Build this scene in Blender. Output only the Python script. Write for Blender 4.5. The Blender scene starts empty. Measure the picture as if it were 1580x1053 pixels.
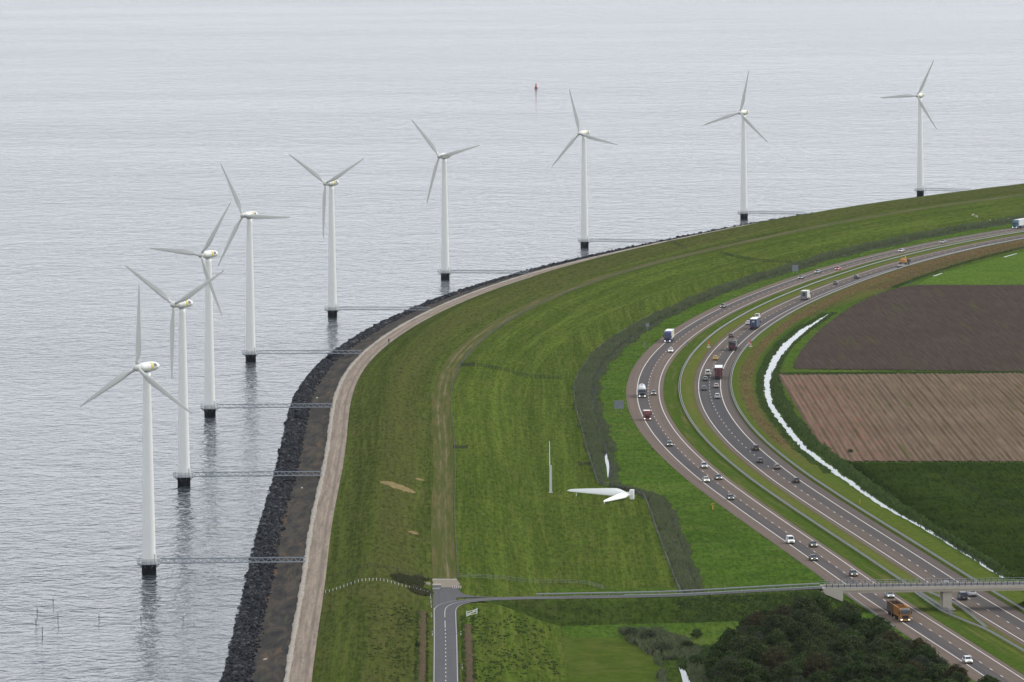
import bpy, math, random
import numpy as np
from mathutils import Matrix, Vector

rng = np.random.default_rng(11)
random.seed(5)
SC = bpy.context.scene
COL = SC.collection
PI = math.pi
R = math.radians

# ------------------------------------------------------------------ camera
FOC, PITCH, CAMH, ROLL, CAMY = 10000.0, 0.0753803, 174.573, -0.00687, -2400.0
cam = bpy.data.cameras.new('camera')
cam.sensor_width = 36.0
cam.sensor_fit = 'HORIZONTAL'
cam.lens = 36.0 * FOC / 1580.0
cam.clip_start = 5.0
cam.clip_end = 60000.0
camo = bpy.data.objects.new('camera', cam)
COL.objects.link(camo)
_r = Vector((1, 0, 0)); _f = Vector((0, math.cos(PITCH), -math.sin(PITCH))); _u = Vector((0, math.sin(PITCH), math.cos(PITCH)))
_c, _s = math.cos(ROLL), math.sin(ROLL)
_X = _r * _c + _u * _s; _Y = _u * _c - _r * _s; _Z = -_f
camo.matrix_world = Matrix(((_X.x, _Y.x, _Z.x, 0), (_X.y, _Y.y, _Z.y, CAMY), (_X.z, _Y.z, _Z.z, CAMH), (0, 0, 0, 1)))
SC.camera = camo

# ------------------------------------------------------------------ sky, sun, exposure
SUN_EL, SUN_AZ = R(42), R(68)      # azimuth measured from +Y (away from the camera) towards +X
world = bpy.data.worlds.new('World')
SC.world = world
world.use_nodes = True
wn = world.node_tree
wn.nodes.clear()
sky = wn.nodes.new('ShaderNodeTexSky')
sky.sky_type = 'NISHITA'
sky.sun_disc = False
sky.sun_elevation = SUN_EL
sky.sun_rotation = SUN_AZ
sky.altitude = 0
sky.air_density = 1.0
sky.dust_density = 1.0
sky.ozone_density = 1.0
hs = wn.nodes.new('ShaderNodeHueSaturation')
hs.inputs['Saturation'].default_value = 0.34      # thick high overcast
bg = wn.nodes.new('ShaderNodeBackground')
bg.inputs['Strength'].default_value = 0.13
wo = wn.nodes.new('ShaderNodeOutputWorld')
wn.links.new(sky.outputs[0], hs.inputs['Color'])
cl = wn.nodes.new('ShaderNodeMix')                # even cloud sheet over the clear-sky gradient
cl.data_type = 'RGBA'
cl.inputs[0].default_value = 0.55
cl.inputs[7].default_value = (7.75, 8.15, 8.95, 1)
wn.links.new(hs.outputs[0], cl.inputs[6])
wn.links.new(cl.outputs[2], bg.inputs['Color'])
wn.links.new(bg.outputs[0], wo.inputs[0])
sl = bpy.data.lights.new('sun', 'SUN')
sl.energy = 1.3
sl.angle = R(14)
sl.color = (1.0, 0.95, 0.88)
so = bpy.data.objects.new('sun', sl)
COL.objects.link(so)
_d = Vector((math.sin(SUN_AZ) * math.cos(SUN_EL), math.cos(SUN_AZ) * math.cos(SUN_EL), math.sin(SUN_EL)))
so.rotation_euler = _d.to_track_quat('Z', 'Y').to_euler()
so.location = (0, 0, 150)
SC.view_settings.view_transform = 'Standard'
SC.view_settings.look = 'None'
SC.view_settings.exposure = 0.42
SC.view_settings.gamma = 1.0
SC.view_settings.use_curve_mapping = False
SC.cycles.max_bounces = 6
SC.cycles.volume_bounces = 0
SC.cycles.use_denoising = True

# ------------------------------------------------------------------ material builder
class NB:
    def __init__(s, name, rough=0.8, spec=0.3, metal=0.0):
        m = bpy.data.materials.new(name); m.use_nodes = True
        s.m = m; s.nt = m.node_tree
        s.b = s.nt.nodes['Principled BSDF']
        s.b.inputs['Roughness'].default_value = rough
        s.b.inputs['Specular IOR Level'].default_value = spec
        s.b.inputs['Metallic'].default_value = metal
    def put(s, sock, v):
        if isinstance(v, bpy.types.NodeSocket): s.nt.links.new(v, sock)
        elif v is not None:
            if isinstance(v, tuple) and len(v) == 3 and sock.type == 'RGBA': v = v + (1,)
            sock.default_value = v
    def n(s, t): return s.nt.nodes.new(t)
    def pos(s): return s.n('ShaderNodeNewGeometry').outputs['Position']
    def uv(s): return s.n('ShaderNodeTexCoord').outputs['UV']
    def objc(s): return s.n('ShaderNodeTexCoord').outputs['Object']
    def ocol(s): return s.n('ShaderNodeObjectInfo').outputs['Color']
    def orand(s): return s.n('ShaderNodeObjectInfo').outputs['Random']
    def xyz(s, v):
        k = s.n('ShaderNodeSeparateXYZ'); s.put(k.inputs[0], v); return k.outputs
    def vmul(s, v, sc):
        k = s.n('ShaderNodeVectorMath'); k.operation = 'MULTIPLY'; s.put(k.inputs[0], v); k.inputs[1].default_value = sc; return k.outputs[0]
    def noise(s, v, scale, detail=2.0, rough=0.5, dist=0.0):
        k = s.n('ShaderNodeTexNoise'); s.put(k.inputs['Vector'], v); k.inputs['Scale'].default_value = scale
        k.inputs['Detail'].default_value = detail; k.inputs['Roughness'].default_value = rough; k.inputs['Distortion'].default_value = dist
        return k.outputs['Fac']
    def math(s, op, a, b=0.0, clamp=False):
        k = s.n('ShaderNodeMath'); k.operation = op; k.use_clamp = clamp; s.put(k.inputs[0], a); s.put(k.inputs[1], b); return k.outputs[0]
    def rng(s, v, a, b, c=0.0, d=1.0):
        k = s.n('ShaderNodeMapRange'); s.put(k.inputs[0], v)
        for i, q in enumerate((a, b, c, d)): k.inputs[i + 1].default_value = q
        return k.outputs[0]
    def mix(s, f, a, b, mode='MIX'):
        k = s.n('ShaderNodeMix'); k.data_type = 'RGBA'; k.blend_type = mode
        s.put(k.inputs[0], f); s.put(k.inputs[6], a); s.put(k.inputs[7], b); return k.outputs[2]
    def ramp(s, f, stops, interp='LINEAR'):
        k = s.n('ShaderNodeValToRGB'); cr = k.color_ramp; cr.interpolation = interp
        while len(cr.elements) < len(stops): cr.elements.new(0.5)
        for e, (p, c) in zip(cr.elements, stops): e.position = p; e.color = (*c, 1) if len(c) == 3 else c
        s.put(k.inputs[0], f); return k.outputs[0]
    def band(s, v, a, b, soft):
        """1 inside [a,b] of v, soft edges"""
        return s.math('MULTIPLY', s.rng(v, a - soft, a + soft), s.rng(v, b - soft, b + soft, 1.0, 0.0))
    def bump(s, h, strength, dist):
        k = s.n('ShaderNodeBump'); s.put(k.inputs['Height'], h); k.inputs['Strength'].default_value = strength; k.inputs['Distance'].default_value = dist
        s.nt.links.new(k.outputs[0], s.b.inputs['Normal'])
    def col(s, c): s.put(s.b.inputs['Base Color'], c); return s.m

def flat(name, c, rough=0.6, spec=0.35, metal=0.0, vary=0.12, scale=1.5, emit=None):
    """paint or metal with slight dirt"""
    k = NB(name, rough, spec, metal)
    f = k.noise(k.objc(), scale, 3.0, 0.6)
    k.col(k.mix(f, tuple(x * (1 - vary) for x in c), tuple(min(1, x * (1 + vary)) for x in c)))
    if emit:
        k.b.inputs['Emission Color'].default_value = (*emit[0], 1); k.b.inputs['Emission Strength'].default_value = emit[1]
    return k.m

def grass_mat(name, dark, mid, light, dry, dry_amt=0.35, streak=True, bumpd=0.12, big=0.012, inner=False):
    dark, mid, light, dry = [(q[0] * .70, q[1] * .745, q[2] * .66) for q in (dark, mid, light, dry)]
    k = NB(name, 0.9, 0.0)
    p = k.pos(); u = k.uv()
    f = k.noise(p, 0.9, 6.0, 0.72)
    c = k.ramp(f, [(0.30, dark), (0.5, mid), (0.70, light)])
    b = k.noise(p, big, 4.0, 0.6)
    c = k.mix(k.rng(b, 0.40, 0.62, 0, dry_amt), c, dry)
    b2 = k.noise(k.vmul(p, (1.0, 0.45, 1.0)), 0.022, 3.0, 0.55, 0.8)
    c = k.mix(k.rng(b2, 0.50, 0.66, 0, 0.75), c, light)
    b3 = k.noise(k.vmul(p, (1.0, 0.35, 1.0)), 0.017, 3.0, 0.55, 0.5)
    c = k.mix(k.rng(b3, 0.52, 0.68, 0, 0.7), c, dark)
    m = k.noise(p, 0.07, 4.0, 0.62, 0.6)
    c = k.mix(k.rng(m, 0.42, 0.62, 0.0, 0.55), c, dark)
    m2 = k.noise(p, 0.19, 3.0, 0.6, 0.4)
    c = k.mix(k.rng(m2, 0.50, 0.66, 0.0, 0.6), c, light)
    m3 = k.noise(p, 0.42, 3.0, 0.65, 0.3)
    c = k.mix(k.rng(m3, 0.48, 0.66, 0.0, 0.6), c, tuple(x * .72 for x in dark))
    m4 = k.noise(k.vmul(p, (1.0, 1.0, 1.0)), 0.031, 5.0, 0.7, 1.2)
    c = k.mix(k.rng(m4, 0.52, 0.66, 0.0, 0.5), c, dry)
    if streak:
        s0 = k.noise(k.vmul(u, (0.0030, 0.24, 1.0)), 1.0, 3.0, 0.55)
        c = k.mix(k.rng(s0, 0.50, 0.62, 0.0, 0.75), c, light)
        c = k.mix(k.rng(s0, 0.38, 0.48, 0.7, 0.0), c, dark)
        st = k.noise(k.vmul(u, (0.012, 0.55, 1.0)), 1.0, 4.0, 0.6)
        c = k.mix(k.rng(st, 0.42, 0.60, 0.0, 0.65), c, dark)
        st2 = k.noise(k.vmul(u, (0.02, 1.7, 1.0)), 1.0, 3.0, 0.6)
        c = k.mix(k.rng(st2, 0.48, 0.64, 0.0, 0.45), c, dry)
    if inner:       # drier, browner sward on the landward face, lusher strip at its foot
        d_ = k.xyz(u)[1]
        w_ = k.math('MULTIPLY', k.band(d_, -20.0, -10.5, 1.5), k.rng(k.noise(k.vmul(u, (0.02, 0.2, 1)), 1.0, 4.0, 0.6), 0.3, 0.6, 0.25, 0.8))
        c = k.mix(w_, c, k.ramp(f, [(0.3, (0.042, 0.047, 0.013)), (0.5, (0.068, 0.070, 0.021)), (0.7, (0.098, 0.092, 0.034))]))
    sp_ = k.noise(k.vmul(u if streak else p, (0.14, 1.0, 1.0) if streak else (1.0, 0.14, 1.0)), 1.0, 3.0, 0.7, 0.3)
    c = k.mix(k.rng(sp_, 0.50, 0.66, 0.0, 0.75), c, tuple(x * .6 for x in dark))
    c = k.mix(k.rng(sp_, 0.34, 0.46, 0.6, 0.0), c, light)
    # odd tufts left standing
    tf = k.noise(p, 1.6, 2.0, 0.5)
    c = k.mix(k.rng(tf, 0.66, 0.74, 0.0, 0.7), c, tuple(x * 0.5 for x in dark))
    k.bump(k.noise(p, 2.2, 4.0, 0.7), 0.8, bumpd)
    return k.col(c)

# ------------------------------------------------------------------ mesh builder
class MB:
    def __init__(s): s.v = []; s.f = []; s.mi = []; s.cur = 0
    def add(s, vs, fs):
        o = len(s.v); s.v.extend([tuple(map(float, p)) for p in vs]); s.f.extend([tuple(i + o for i in f) for f in fs]); s.mi.extend([s.cur] * len(fs)); return s
    def box(s, x0, x1, y0, y1, z0, z1):
        return s.add([(x, y, z) for z in (z0, z1) for x, y in ((x0, y0), (x1, y0), (x1, y1), (x0, y1))],
                     [(0, 3, 2, 1), (4, 5, 6, 7), (0, 1, 5, 4), (1, 2, 6, 5), (2, 3, 7, 6), (3, 0, 4, 7)])
    def taper(s, b, t):
        """b,t: (x0,x1,y0,y1,z) rectangles at bottom and top"""
        vs = []
        for q in (b, t): vs += [(q[0], q[2], q[4]), (q[1], q[2], q[4]), (q[1], q[3], q[4]), (q[0], q[3], q[4])]
        return s.add(vs, [(0, 3, 2, 1), (4, 5, 6, 7), (0, 1, 5, 4), (1, 2, 6, 5), (2, 3, 7, 6), (3, 0, 4, 7)])
    def tube(s, p, q, r, r2=None, n=6, cap=True):
        p = Vector(p); q = Vector(q); r2 = r if r2 is None else r2
        d = (q - p)
        if d.length < 1e-6: return s
        d.normalize()
        a = d.orthogonal().normalized(); b = d.cross(a)
        vs = []
        for c, rr in ((p, r), (q, r2)):
            for i in range(n):
                t = 2 * PI * i / n; vs.append(c + a * (rr * math.cos(t)) + b * (rr * math.sin(t)))
        fs = [(i, (i + 1) % n, n + (i + 1) % n, n + i) for i in range(n)]
        if cap: fs += [tuple(range(n - 1, -1, -1)), tuple(range(n, 2 * n))]
        return s.add(vs, fs)
    def lathe(s, prof, n=16, axis='z', c=(0, 0, 0)):
        """prof: (radius, height) pairs"""
        vs = []
        for r, h in prof:
            for i in range(n):
                t = 2 * PI * i / n; a, b = r * math.cos(t), r * math.sin(t)
                vs.append({'z': (a, b, h), 'x': (h, a, b), 'y': (a, h, b)}[axis])
        vs = [(x + c[0], y + c[1], z + c[2]) for x, y, z in vs]
        m = len(prof)
        fs = [(j * n + i, j * n + (i + 1) % n, (j + 1) * n + (i + 1) % n, (j + 1) * n + i) for j in range(m - 1) for i in range(n)]
        fs += [tuple(range(n - 1, -1, -1)), tuple((m - 1) * n + i for i in range(n))]
        return s.add(vs, fs)
    def loft(s, rings, cap=True):
        n = len(rings[0]); m = len(rings)
        vs = [p for r in rings for p in r]
        fs = [(j * n + i, j * n + (i + 1) % n, (j + 1) * n + (i + 1) % n, (j + 1) * n + i) for j in range(m - 1) for i in range(n)]
        if cap: fs += [tuple(range(n - 1, -1, -1)), tuple((m - 1) * n + i for i in range(n))]
        return s.add(vs, fs)
    def quad(s, a, b, c, d): return s.add([a, b, c, d], [(0, 1, 2, 3)])
    def xf(s, M):
        s.v = [tuple(M @ Vector(p)) for p in s.v]; return s
    def mesh(s, name, mats, smooth=False, fix=True):
        me = bpy.data.meshes.new(name); me.from_pydata(s.v, [], s.f)
        for m in (mats if isinstance(mats, (list, tuple)) else [mats]): me.materials.append(m)
        if s.cur or any(s.mi): me.polygons.foreach_set('material_index', s.mi)
        if smooth: me.polygons.foreach_set('use_smooth', [True] * len(me.polygons))
        me.update()
        return me

def link(name, me, parent=None, loc=None, rot=None):
    o = bpy.data.objects.new(name, me); COL.objects.link(o)
    if parent is not None: o.parent = parent
    if loc is not None: o.location = loc
    if rot is not None: o.rotation_euler = rot
    return o
def obj(name, mb, mat, parent=None, smooth=False, **kw): return link(name, mb.mesh(name, mat, smooth), parent, **kw)
def tag(o, label=None, cat=None, group=None, kind=None):
    if label: o['label'] = label
    if cat: o['category'] = cat
    if group: o['group'] = group
    if kind: o['kind'] = kind
    return o
def thing(name, label, cat, loc=(0, 0, 0), rz=0.0, group=None):
    o = bpy.data.objects.new(name, None); COL.objects.link(o)
    o.location = loc; o.rotation_euler = (0, 0, rz); o.empty_display_size = 0.5
    return tag(o, label, cat, group)
def kids(o): return [c for c in bpy.data.objects if c.parent is o]
KID = {}
def copy_tree(o, parent=None):
    c = o.copy(); COL.objects.link(c); c.parent = parent
    if o.name not in KID: KID[o.name] = kids(o)
    for ch in KID[o.name]: copy_tree(ch, c)
    return c
def np_mesh(name, V, F, mat, uv=None, smooth=False):
    """V (n,3), F (m,k) arrays, uv (n,2) per vertex"""
    me = bpy.data.meshes.new(name)
    V = np.asarray(V, np.float32); F = np.asarray(F, np.int32); m, k = F.shape
    me.vertices.add(len(V)); me.vertices.foreach_set('co', V.ravel())
    me.loops.add(m * k); me.loops.foreach_set('vertex_index', F.ravel())
    me.polygons.add(m); me.polygons.foreach_set('loop_start', np.arange(0, m * k, k, dtype=np.int32))
    if smooth: me.polygons.foreach_set('use_smooth', np.ones(m, bool))
    if uv is not None:
        l = me.uv_layers.new(name='UVMap'); l.data.foreach_set('uv', np.asarray(uv, np.float32)[F.ravel()].ravel())
    me.materials.append(mat); me.update(calc_edges=True); me.validate()
    return me

# ------------------------------------------------------------------ alignments (world metres)
DIKE_X = [(-9.6, -1150), (-10.3, -1100), (-11.0, -1050), (-11.7, -1000), (-12.3, -950), (-12.9, -900), (-13.6, -850), (-14.4, -800), (-15.1, -750), (-15.6, -700), (-15.95, -650), (-16.3, -600), (-16.8, -550), (-17.5, -500), (-18.35, -450), (-19.1, -400), (-19.5, -350), (-19.3, -300), (-18.3, -250), (-16.3, -200), (-13.3, -150), (-9.3, -100), (-4.4, -50), (1.5, 0), (8.3, 50), (16.1, 100), (25.0, 150), (35.1, 200), (46.5, 250), (59.3, 300), (73.3, 350), (88.4, 400), (104.2, 450), (120.5, 500), (137.3, 550), (155.2, 600), (174.6, 650), (196.0, 700), (219.5, 750), (244.5, 800), (270.5, 850), (297.0, 900), (324.0, 950)]
MOT_X = [(120.4, -1060), (115.7, -1020), (111.0, -980), (106.2, -940), (101.4, -900), (96.8, -860), (92.5, -820), (88.3, -780), (84.0, -740), (79.65, -700), (75.4, -660), (71.3, -620), (67.4, -580), (64.0, -540), (61.0, -500), (58.5, -460), (56.6, -420), (55.3, -380), (54.6, -340), (54.65, -300), (55.4, -260), (56.85, -220), (59.0, -180), (61.9, -140), (65.5, -100), (69.8, -60), (74.7, -20), (80.3, 20), (86.5, 60), (93.3, 100), (100.8, 140), (108.9, 180), (117.6, 220), (126.8, 260), (136.6, 300), (147.0, 340), (158.1, 380), (170.2, 420), (183.3, 460), (197.6, 500), (213.2, 540), (230.0, 580), (247.8, 620), (266.5, 660)]

class Path:
    """x as a function of y, straight beyond both ends; s is length along it, d the distance to its right"""
    def __init__(s, pts, y0, y1, step=5.0, extra_lo=(), extra_hi=()):
        P = np.array(pts, float); yy, xx = P[:, 1], P[:, 0]
        m = np.gradient(xx, yy)
        s.yy, s.xx, s.m = yy, xx, m
        ys = np.r_[np.array(extra_lo, float), np.arange(y0, y1 + 0.1, step), np.array(extra_hi, float)]
        s.y = ys; s.x = s.X(ys)
        dx = s.dX(ys); L = np.sqrt(1 + dx * dx)
        s.t = np.stack([dx / L, 1 / L], 1); s.n = np.stack([1 / L, -dx / L], 1)
        s.s = np.r_[0, np.cumsum(np.hypot(np.diff(s.x), np.diff(s.y)))]
    def X(s, y):
        y = np.asarray(y, float)
        i = np.clip(np.searchsorted(s.yy, y) - 1, 0, len(s.yy) - 2)
        h = s.yy[i + 1] - s.yy[i]; t = np.clip((y - s.yy[i]) / h, 0, 1)
        a = (2 * t**3 - 3 * t**2 + 1) * s.xx[i] + (t**3 - 2 * t**2 + t) * h * s.m[i] + (-2 * t**3 + 3 * t**2) * s.xx[i + 1] + (t**3 - t**2) * h * s.m[i + 1]
        a = np.where(y > s.yy[-1], s.xx[-1] + (y - s.yy[-1]) * s.m[-1], a)
        return np.where(y < s.yy[0], s.xx[0] + (y - s.yy[0]) * s.m[0], a)
    def dX(s, y): return (s.X(np.asarray(y) + 1.0) - s.X(np.asarray(y) - 1.0)) / 2
    def d(s, x, y):
        return (np.asarray(x) - s.X(y)) / np.sqrt(1 + s.dX(y)**2)
    def at(s, y, d):
        dx = float(s.dX(y)); L = math.sqrt(1 + dx * dx)
        return float(s.X(y)) + d / L, y - d * dx / L
    def dirv(s, y):
        dx = float(s.dX(y)); L = math.sqrt(1 + dx * dx); return Vector((dx / L, 1 / L, 0))

DK = Path(DIKE_X, -1150, 950, 4.0, (-3200, -2000, -1500, -1300), (1000, 1200, 2000, 4000, 9000, 16000))
MO = Path(MOT_X, -1060, 660, 4.0, (-3000, -1800, -1200), (720, 900, 1500, 4000))

ZP, ZR = -3.0, -2.94           # polder level, motorway surface
PROF = np.array([(-60, -4), (-52, -1.6), (-49.9, 0.0), (-45.1, 0.95), (-37.2, 2.30), (-36.2, 2.36), (-31.4, 2.48), (-29.5, 2.9), (-23.5, 5.0), (-21.8, 5.4), (-18.4, 5.42), (-16.8, 5.1), (-8.0, 2.5), (-5.9, 2.08), (-0.2, 2.02), (7.0, 1.8), (9.5, 1.3), (20.5, -2.4), (23.5, -2.96), (26.0, -3.15)])
def zdike(d): return np.interp(d, PROF[:, 0], PROF[:, 1])
def zt(x, y): return float(max(zdike(float(DK.d(x, y))), ZP)) if float(DK.d(x, y)) < 25 else ZP

def strip(name, P, offs, zs, mat, y0=None, y1=None, jitter=None, smooth=True, wob=None):
    """sheet along a path: offs = distances to the right, zs = heights"""
    k = np.ones(len(P.y), bool)
    if y0 is not None: k &= P.y >= y0 - 0.01
    if y1 is not None: k &= P.y <= y1 + 0.01
    X, Y, N_, S = P.x[k], P.y[k], P.n[k], P.s[k]
    offs = np.asarray(offs, float); zs = np.asarray(zs, float)
    O = np.repeat(offs[None], len(X), 0)
    if wob is not None: O = O + wob(S[:, None], offs[None])
    V = np.zeros((len(X), len(offs), 3)); V[..., 0] = X[:, None] + N_[:, :1] * O; V[..., 1] = Y[:, None] + N_[:, 1:] * O
    V[..., 2] = zs[None]
    if jitter is not None: V[..., 2] += jitter(S[:, None], O)
    n, m = V.shape[:2]
    i = (np.arange(n - 1)[:, None] * m + np.arange(m - 1)[None]).ravel()
    F = np.stack([i, i + 1, i + m + 1, i + m], 1)
    uv = np.stack([np.repeat(S[:, None], m, 1), O], -1).reshape(-1, 2)
    return link(name, np_mesh(name, V.reshape(-1, 3), F, mat, uv, smooth))
def structure(o): o['kind'] = 'structure'; return o

# ------------------------------------------------------------------ setting materials
# open water with short wind waves
k = NB('lake_water', 0.08, 0.5)
k.b.inputs['IOR'].default_value = 1.333
p = k.pos()
n0 = k.noise(p, 0.004, 3.0, 0.5)
n1 = k.noise(k.vmul(p, (0.28, 0.24, 0.3)), 1.0, 2.0, 0.5, 0.7)
n2 = k.noise(k.vmul(p, (0.70, 1.0, 1.0)), 1.0, 2.0, 0.6, 0.5)
n3 = k.noise(k.vmul(p, (0.13, 0.085, 0.1)), 1.0, 2.0, 0.5, 0.8)
n4 = k.noise(k.vmul(p, (0.048, 0.030, 0.1)), 1.0, 2.0, 0.5, 0.8)
h = k.math('ADD', k.math('MULTIPLY', n1, 1.35), k.math('MULTIPLY', n2, 0.19))
h = k.math('ADD', h, k.math('MULTIPLY', n3, 1.25))
h = k.math('ADD', h, k.math('MULTIPLY', n4, 1.9))
gust = k.rng(k.noise(k.vmul(p, (0.0016, 0.004, 0.1)), 1.0, 3.0, 0.55), 0.32, 0.68, 0.75, 1.25)
k.bump(k.math('MULTIPLY', h, gust), 1.0, 1.05)
k.col(k.mix(n0, (0.026, 0.036, 0.042), (0.034, 0.045, 0.050)))
M_WATER = k.m
k = NB('still_water', 0.04, 0.5)
k.b.inputs['IOR'].default_value = 1.333
k.bump(k.noise(k.pos(), 0.8, 2.0), 0.25, 0.05)
M_STILL = k.col((0.05, 0.055, 0.05))

M_DIKE = grass_mat('dike_grass', (0.050, 0.070, 0.014), (0.080, 0.108, 0.021), (0.118, 0.148, 0.031), (0.150, 0.128, 0.055), 0.55, inner=True)
M_FIELD = grass_mat('meadow_grass', (0.056, 0.088, 0.013), (0.090, 0.134, 0.020), (0.128, 0.172, 0.030), (0.165, 0.152, 0.048), 0.5)
M_VERGE = grass_mat('verge_grass', (0.050, 0.095, 0.013), (0.078, 0.142, 0.019), (0.112, 0.178, 0.030), (0.145, 0.160, 0.045), 0.40, streak=False)
M_ROUGH = grass_mat('rough_grass', (0.038, 0.062, 0.012), (0.062, 0.098, 0.017), (0.092, 0.132, 0.026), (0.110, 0.105, 0.038), 0.35, streak=False, bumpd=0.3)

k = NB('revetment_asphalt', 0.85, 0.04)
u = k.uv(); p = k.pos()
f = k.noise(k.vmul(u, (0.06, 0.35, 1)), 1.0, 5.0, 0.65, 0.6)
c = k.ramp(f, [(0.34, (0.013, 0.013, 0.014)), (0.50, (0.040, 0.034, 0.026)), (0.66, (0.076, 0.060, 0.041))])
f2 = k.noise(k.vmul(u, (0.02, 0.22, 1)), 1.7, 3.0, 0.6)
c = k.mix(k.rng(f2, 0.58, 0.70, 0, 0.7), c, (0.135, 0.075, 0.032))
f3 = k.noise(p, 2.5, 4.0, 0.7)
c = k.mix(k.rng(f3, 0.35, 0.65, 0.0, 0.3), c, (0.03, 0.032, 0.036))
f4 = k.noise(k.vmul(u, (0.03, 0.8, 1)), 1.0, 2.0, 0.5)
c = k.mix(k.math('MULTIPLY', k.rng(f4, 0.60, 0.72), 0.5), c, (0.062, 0.072, 0.03))
k.bump(f3, 0.5, 0.05)
M_ASPH = k.col(c)

k = NB('service_road_concrete', 0.9, 0.03)
u = k.uv(); s_ = k.xyz(u)
f = k.noise(k.vmul(u, (0.03, 1.1, 1)), 1.0, 5.0, 0.65)
c = k.ramp(f, [(0.3, (0.150, 0.120, 0.094)), (0.5, (0.245, 0.198, 0.152)), (0.7, (0.320, 0.260, 0.200))])
c = k.mix(k.math('MULTIPLY', k.band(s_[1], -33.1, -32.5, 0.3), 0.55), c, (0.10, 0.085, 0.075))
c = k.mix(k.math('MULTIPLY', k.band(s_[1], -35.6, -34.7, 0.3), 0.30), c, (0.11, 0.095, 0.082))
br = k.n('ShaderNodeTexBrick'); k.put(br.inputs['Vector'], k.vmul(u, (0.12, 0.42, 1)))
br.inputs['Color1'].default_value = (0, 0, 0, 1); br.inputs['Color2'].default_value = (1, 1, 1, 1); br.inputs['Mortar'].default_value = (0, 0, 0, 1)
br.inputs['Scale'].default_value = 1.0; br.inputs['Mortar Size'].default_value = 0.0; br.inputs['Bias'].default_value = -0.6
c = k.mix(k.math('MULTIPLY', br.outputs['Color'], 0.8), c, (0.105, 0.10, 0.098))
cr = k.noise(k.vmul(u, (1.3, 0.12, 1)), 1.0, 2.0, 0.5, 1.0)
c = k.mix(k.rng(cr, 0.70, 0.73, 0, 0.8), c, (0.05, 0.05, 0.048))
k.bump(k.noise(u, 3.0, 3.0), 0.3, 0.03)
M_SROAD = k.col(c)

k = NB('kerb_concrete', 0.9, 0.03)
f = k.noise(k.pos(), 0.8, 5.0, 0.7)
M_KERB = k.col(k.ramp(f, [(0.32, (0.16, 0.145, 0.115)), (0.5, (0.31, 0.28, 0.235)), (0.7, (0.40, 0.36, 0.30))]))

k = NB('track_gravel', 0.95, 0.0)
u = k.uv(); s_ = k.xyz(u)
f = k.noise(k.vmul(u, (0.05, 1.6, 1)), 1.0, 5.0, 0.7)
c = k.ramp(f, [(0.34, (0.070, 0.066, 0.024)), (0.5, (0.110, 0.096, 0.040)), (0.68, (0.150, 0.124, 0.060))])
for a in (-3.9, -2.2):
    c = k.mix(k.math('MULTIPLY', k.band(s_[1], a - 0.28, a + 0.28, 0.18), k.rng(k.noise(k.vmul(u, (0.08, 0.3, 1)), 1.0, 3.0), 0.3, 0.55, 0.3, 0.85)), c, (0.19, 0.160, 0.108))
g = k.noise(k.vmul(u, (0.02, 0.6, 1)), 1.0, 4.0, 0.65)
c = k.mix(k.rng(g, 0.40, 0.58, 0.15, 0.9), c, (0.060, 0.076, 0.018))
k.bump(k.noise(u, 2.5, 4.0), 0.6, 0.06)
M_TRACK = k.col(c)

def asphalt_mat(name, lanes, base, dark, worn):
    k = NB(name, 0.85, 0.06)
    u = k.uv(); s_ = k.xyz(u)
    f = k.noise(k.vmul(u, (0.012, 0.9, 1)), 1.0, 5.0, 0.65)
    c = k.ramp(f, [(0.3, tuple(x * 0.86 for x in base)), (0.5, base), (0.7, tuple(x * 1.14 for x in base))])
    for (a, b, amt, s0, s1) in lanes:
        q = k.math('MULTIPLY', k.band(s_[1], a, b, 0.25), k.band(s_[0], s0, s1, 6.0))
        q = k.math('MULTIPLY', q, k.rng(k.noise(k.vmul(u, (0.007, 0.8, 1)), 1.0, 3.0, 0.6), 0.3, 0.6, amt * 0.55, amt))
        c = k.mix(q, c, dark)
    tr = k.noise(k.vmul(u, (0.004, 1.9, 1)), 1.0, 2.0, 0.5)
    c = k.mix(k.rng(tr, 0.50, 0.66, 0, 0.42), c, worn)
    fl = k.noise(k.pos(), 0.35, 4.0, 0.7)
    c = k.mix(k.rng(fl, 0.4, 0.7, 0.0, 0.22), c, (0.05, 0.048, 0.046))
    return k.col(c)
SM0 = float(np.interp(-1060, MO.y, MO.s))
M_MW = asphalt_mat('motorway_asphalt_west', [(-13.9, -10.6, 0.92, 0, 9e4), (-9.6, -7.2, 0.12, 0, 9e4)], (0.140, 0.103, 0.080), (0.062, 0.061, 0.064), (0.080, 0.068, 0.058))
sE = lambda y: float(np.interp(y, MO.y, MO.s))
M_ME = asphalt_mat('motorway_asphalt_east', [(6.0, 13.4, 0.95, sE(-545), sE(-215)), (10.2, 13.3, 0.75, sE(-1400), sE(900)), (13.9, 16.6, 0.30, 0, 9e4)], (0.120, 0.092, 0.074), (0.058, 0.057, 0.060), (0.064, 0.057, 0.051))
M_ROAD = asphalt_mat('local_road_asphalt', [(-99, 99, 0.5, -9e4, 9e4)], (0.098, 0.096, 0.098), (0.085, 0.084, 0.088), (0.075, 0.074, 0.076))
M_PAINT = flat('road_paint', (0.56, 0.54, 0.50), 0.8, 0.03, vary=0.18, scale=0.4)

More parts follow.
